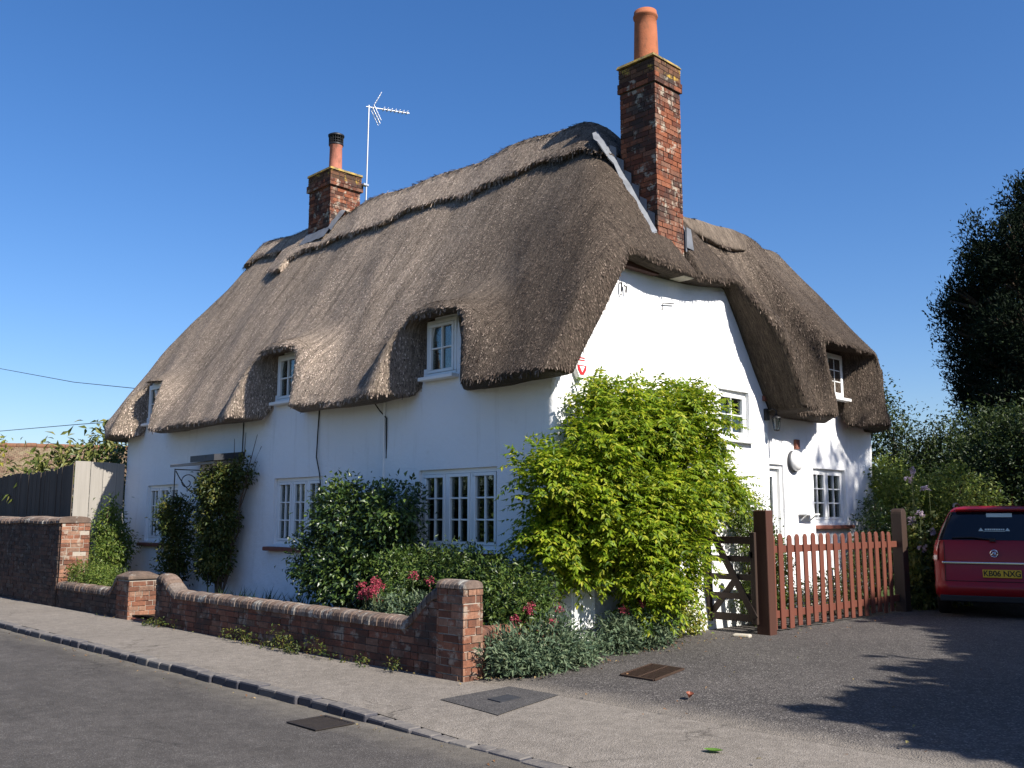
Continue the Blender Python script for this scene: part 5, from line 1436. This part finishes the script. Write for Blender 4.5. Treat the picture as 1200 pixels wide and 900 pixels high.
tree('birch_tree', 'thin leaved tree at the far left edge of the sky', (-31.5, 1.6, 0), 5.4, .1, [(.0, -.1, 4.5, .9, .9, .8), (.6, .6, 3.9, .8, .8, .7), (-.2, -.4, 5.3, .6, .6, .6)], 1500, .2, L_yel, 103, per=7, spread=.3)
# overhead cables
for lab, pts in (('thin overhead cable sloping down to the left end of the thatch', [(-110, 1.5, 21), (-45, 1.5, 9.5), (-26.87, 1.5, 6.55), (-20, 1.5, 5.38), (-12.3, 1.5, 4.30)]),
                 ('thin overhead cable running level below the other one', [(-110, 1.0, 8.3), (-45, 1.0, 5.1), (-24.6, 1.0, 4.25), (-18, 1.0, 4.0), (-12.4, 1.0, 3.75)])):
    mb = MB(); mb.tube(pts, .010, 6); o = mb.build('overhead_cable', M['wire']); tag(o, lab, 'cable')

# weeds, litter
rk = random.Random(17)
t = plant('weeds', 'small weeds growing along the foot of the garden wall', 'weeds', (-3, -2.1, 0)); t['kind'] = 'stuff'
wbl = []
for _ in range(24):
    x = rk.uniform(-3.2, 3.0); wbl.append((x, -.03 + rk.uniform(-.05, .03), .05, .06, .05, .05))
for x in (.35, .62, -.4, 1.2): wbl += [(x, -.02, .14, .07, .05, .12), (x + .1, -.04, .08, .10, .05, .07)]
leafy('foliage', wbl, 900, .045, L_climb, t, 111, per=5, spread=.03, aspect=.45, zmin=.0)
rng = np.random.default_rng(5)
def litter(name, label, pts, mat, size, seed):
    rg = np.random.default_rng(seed); P = np.array(pts, float); n = len(P)
    D = rg.normal(size=(n, 3)); D[:, 2] *= .15; N = rg.normal(size=(n, 3)) * .25 + np.array([0, 0, 1.0])
    ln = size * rg.uniform(.6, 1.3, n); V, T = ring_leaf(P, D, N, ln, ln * .6, .2, .3)
    o = np_mesh(name, V, None, T, [mat], None, smooth=False); tag(o, label, 'leaf litter', kind='stuff'); return o
pts = [(1.0 + rng.normal() * .12, rng.uniform(-2.0, -.1), .05) for _ in range(60)] + [(.78 + rng.normal() * .12, rng.uniform(.2, 2.6), .05) for _ in range(60)] + [(rng.uniform(.9, 1.4), rng.uniform(2.5, 6.5), .045) for _ in range(28)] + [(rng.uniform(-8, .8), -2.12 + rng.normal() * .05, .02) for _ in range(50)] + [(rng.uniform(1.2, 5), rng.uniform(-2.8, 3), .045) for _ in range(26)]
litter('leaf_litter', 'scattered dry leaves along the edges of the drive', pts, L_litter, .035, 3)
pts = [(rng.uniform(-12, 4), -3.62 - abs(rng.normal()) * .1, -.066) for _ in range(90)]
litter('leaf_litter', 'small dry leaves in the gutter under the kerb', pts, L_litter, .028, 4)
def one_leaf(name, label, loc, size, mat, curl):
    mb = MB(); n = 9; V = []
    for i in range(n):
        u = i / (n - 1); w = math.sin(math.pi * min(1, u * .96 + .03)) ** .8 * size * .34
        z = curl * (u - .5) ** 2 * size
        V += [(-w, (u - .5) * size, z + curl * w * .8), (0, (u - .5) * size, z), (w, (u - .5) * size, z + curl * w * .9)]
    mb.add(V, [(3 * i, 3 * i + 1, 3 * i + 4, 3 * i + 3) for i in range(n - 1)] + [(3 * i + 1, 3 * i + 2, 3 * i + 5, 3 * i + 4) for i in range(n - 1)], 0, True)
    o = mb.build(name, mat); o.location = loc; return tag(o, label, 'leaf')
G_leaf = leaf_mat('fallen_green_leaf', [(.10, .2, .03), (.10, .2, .03)], .2); B_leaf = leaf_mat('fallen_brown_leaf', [(.28, .09, .05), (.28, .09, .05)], .2)
one_leaf('fallen_leaf', 'green leaf lying on the pavement near the bottom of the picture', (3.9, -2.66, .004), .13, G_leaf, .35).rotation_euler = (0, .06, 1.9)
one_leaf('fallen_leaf', 'curled brown leaf lying on the driveway', (2.79, -1.34, .034), .10, B_leaf, 1.6).rotation_euler = (.12, .2, .6)

# ================================================================ LIGHT, SKY, CAMERA
AZ, EL = R(2.2), R(41)
S = Vector((math.cos(EL) * math.cos(AZ), math.cos(EL) * math.sin(AZ), math.sin(EL)))
sl = bpy.data.lights.new('sun', 'SUN'); sl.energy = 4.4; sl.angle = R(.53); sl.color = (1.0, .945, .86)
so = bpy.data.objects.new('sun', sl); C.objects.link(so); so.rotation_euler = S.to_track_quat('Z', 'Y').to_euler(); so.location = S * 60
w = bpy.data.worlds.new('World'); scene.world = w; w.use_nodes = True
nt = w.node_tree; bg = nt.nodes['Background']; sk = nt.nodes.new('ShaderNodeTexSky'); sk.sky_type = 'NISHITA'
sk.sun_disc = False; sk.sun_elevation = EL; sk.sun_rotation = math.pi / 2 - AZ; sk.altitude = 100; sk.air_density = 1.1; sk.dust_density = .9; sk.ozone_density = 3.6
hs = nt.nodes.new('ShaderNodeHueSaturation'); hs.inputs['Saturation'].default_value = 1.2
mu = nt.nodes.new('ShaderNodeMix'); mu.data_type = 'RGBA'; mu.blend_type = 'MULTIPLY'; mu.inputs[0].default_value = 1; mu.inputs[7].default_value = (.97, .98, 1.12, 1)
nt.links.new(sk.outputs[0], mu.inputs[6]); nt.links.new(mu.outputs[2], hs.inputs['Color']); nt.links.new(hs.outputs[0], bg.inputs[0]); bg.inputs[1].default_value = .068
cam = bpy.data.cameras.new('camera'); cam.sensor_width = 36; cam.lens = 33.12; cam.clip_end = 2000; cam.clip_start = .05
co = bpy.data.objects.new('camera', cam); C.objects.link(co); co.location = (7.65, -8.25, 1.55); co.rotation_euler = (R(98.1), 0, R(45.4))
scene.camera = co
scene.view_settings.view_transform = 'Standard'; scene.view_settings.look = 'None'; scene.view_settings.exposure = 1.05; scene.view_settings.gamma = 1
scene.view_settings.use_curve_mapping = False
scene.cycles.max_bounces = 8; scene.cycles.transparent_max_bounces = 16
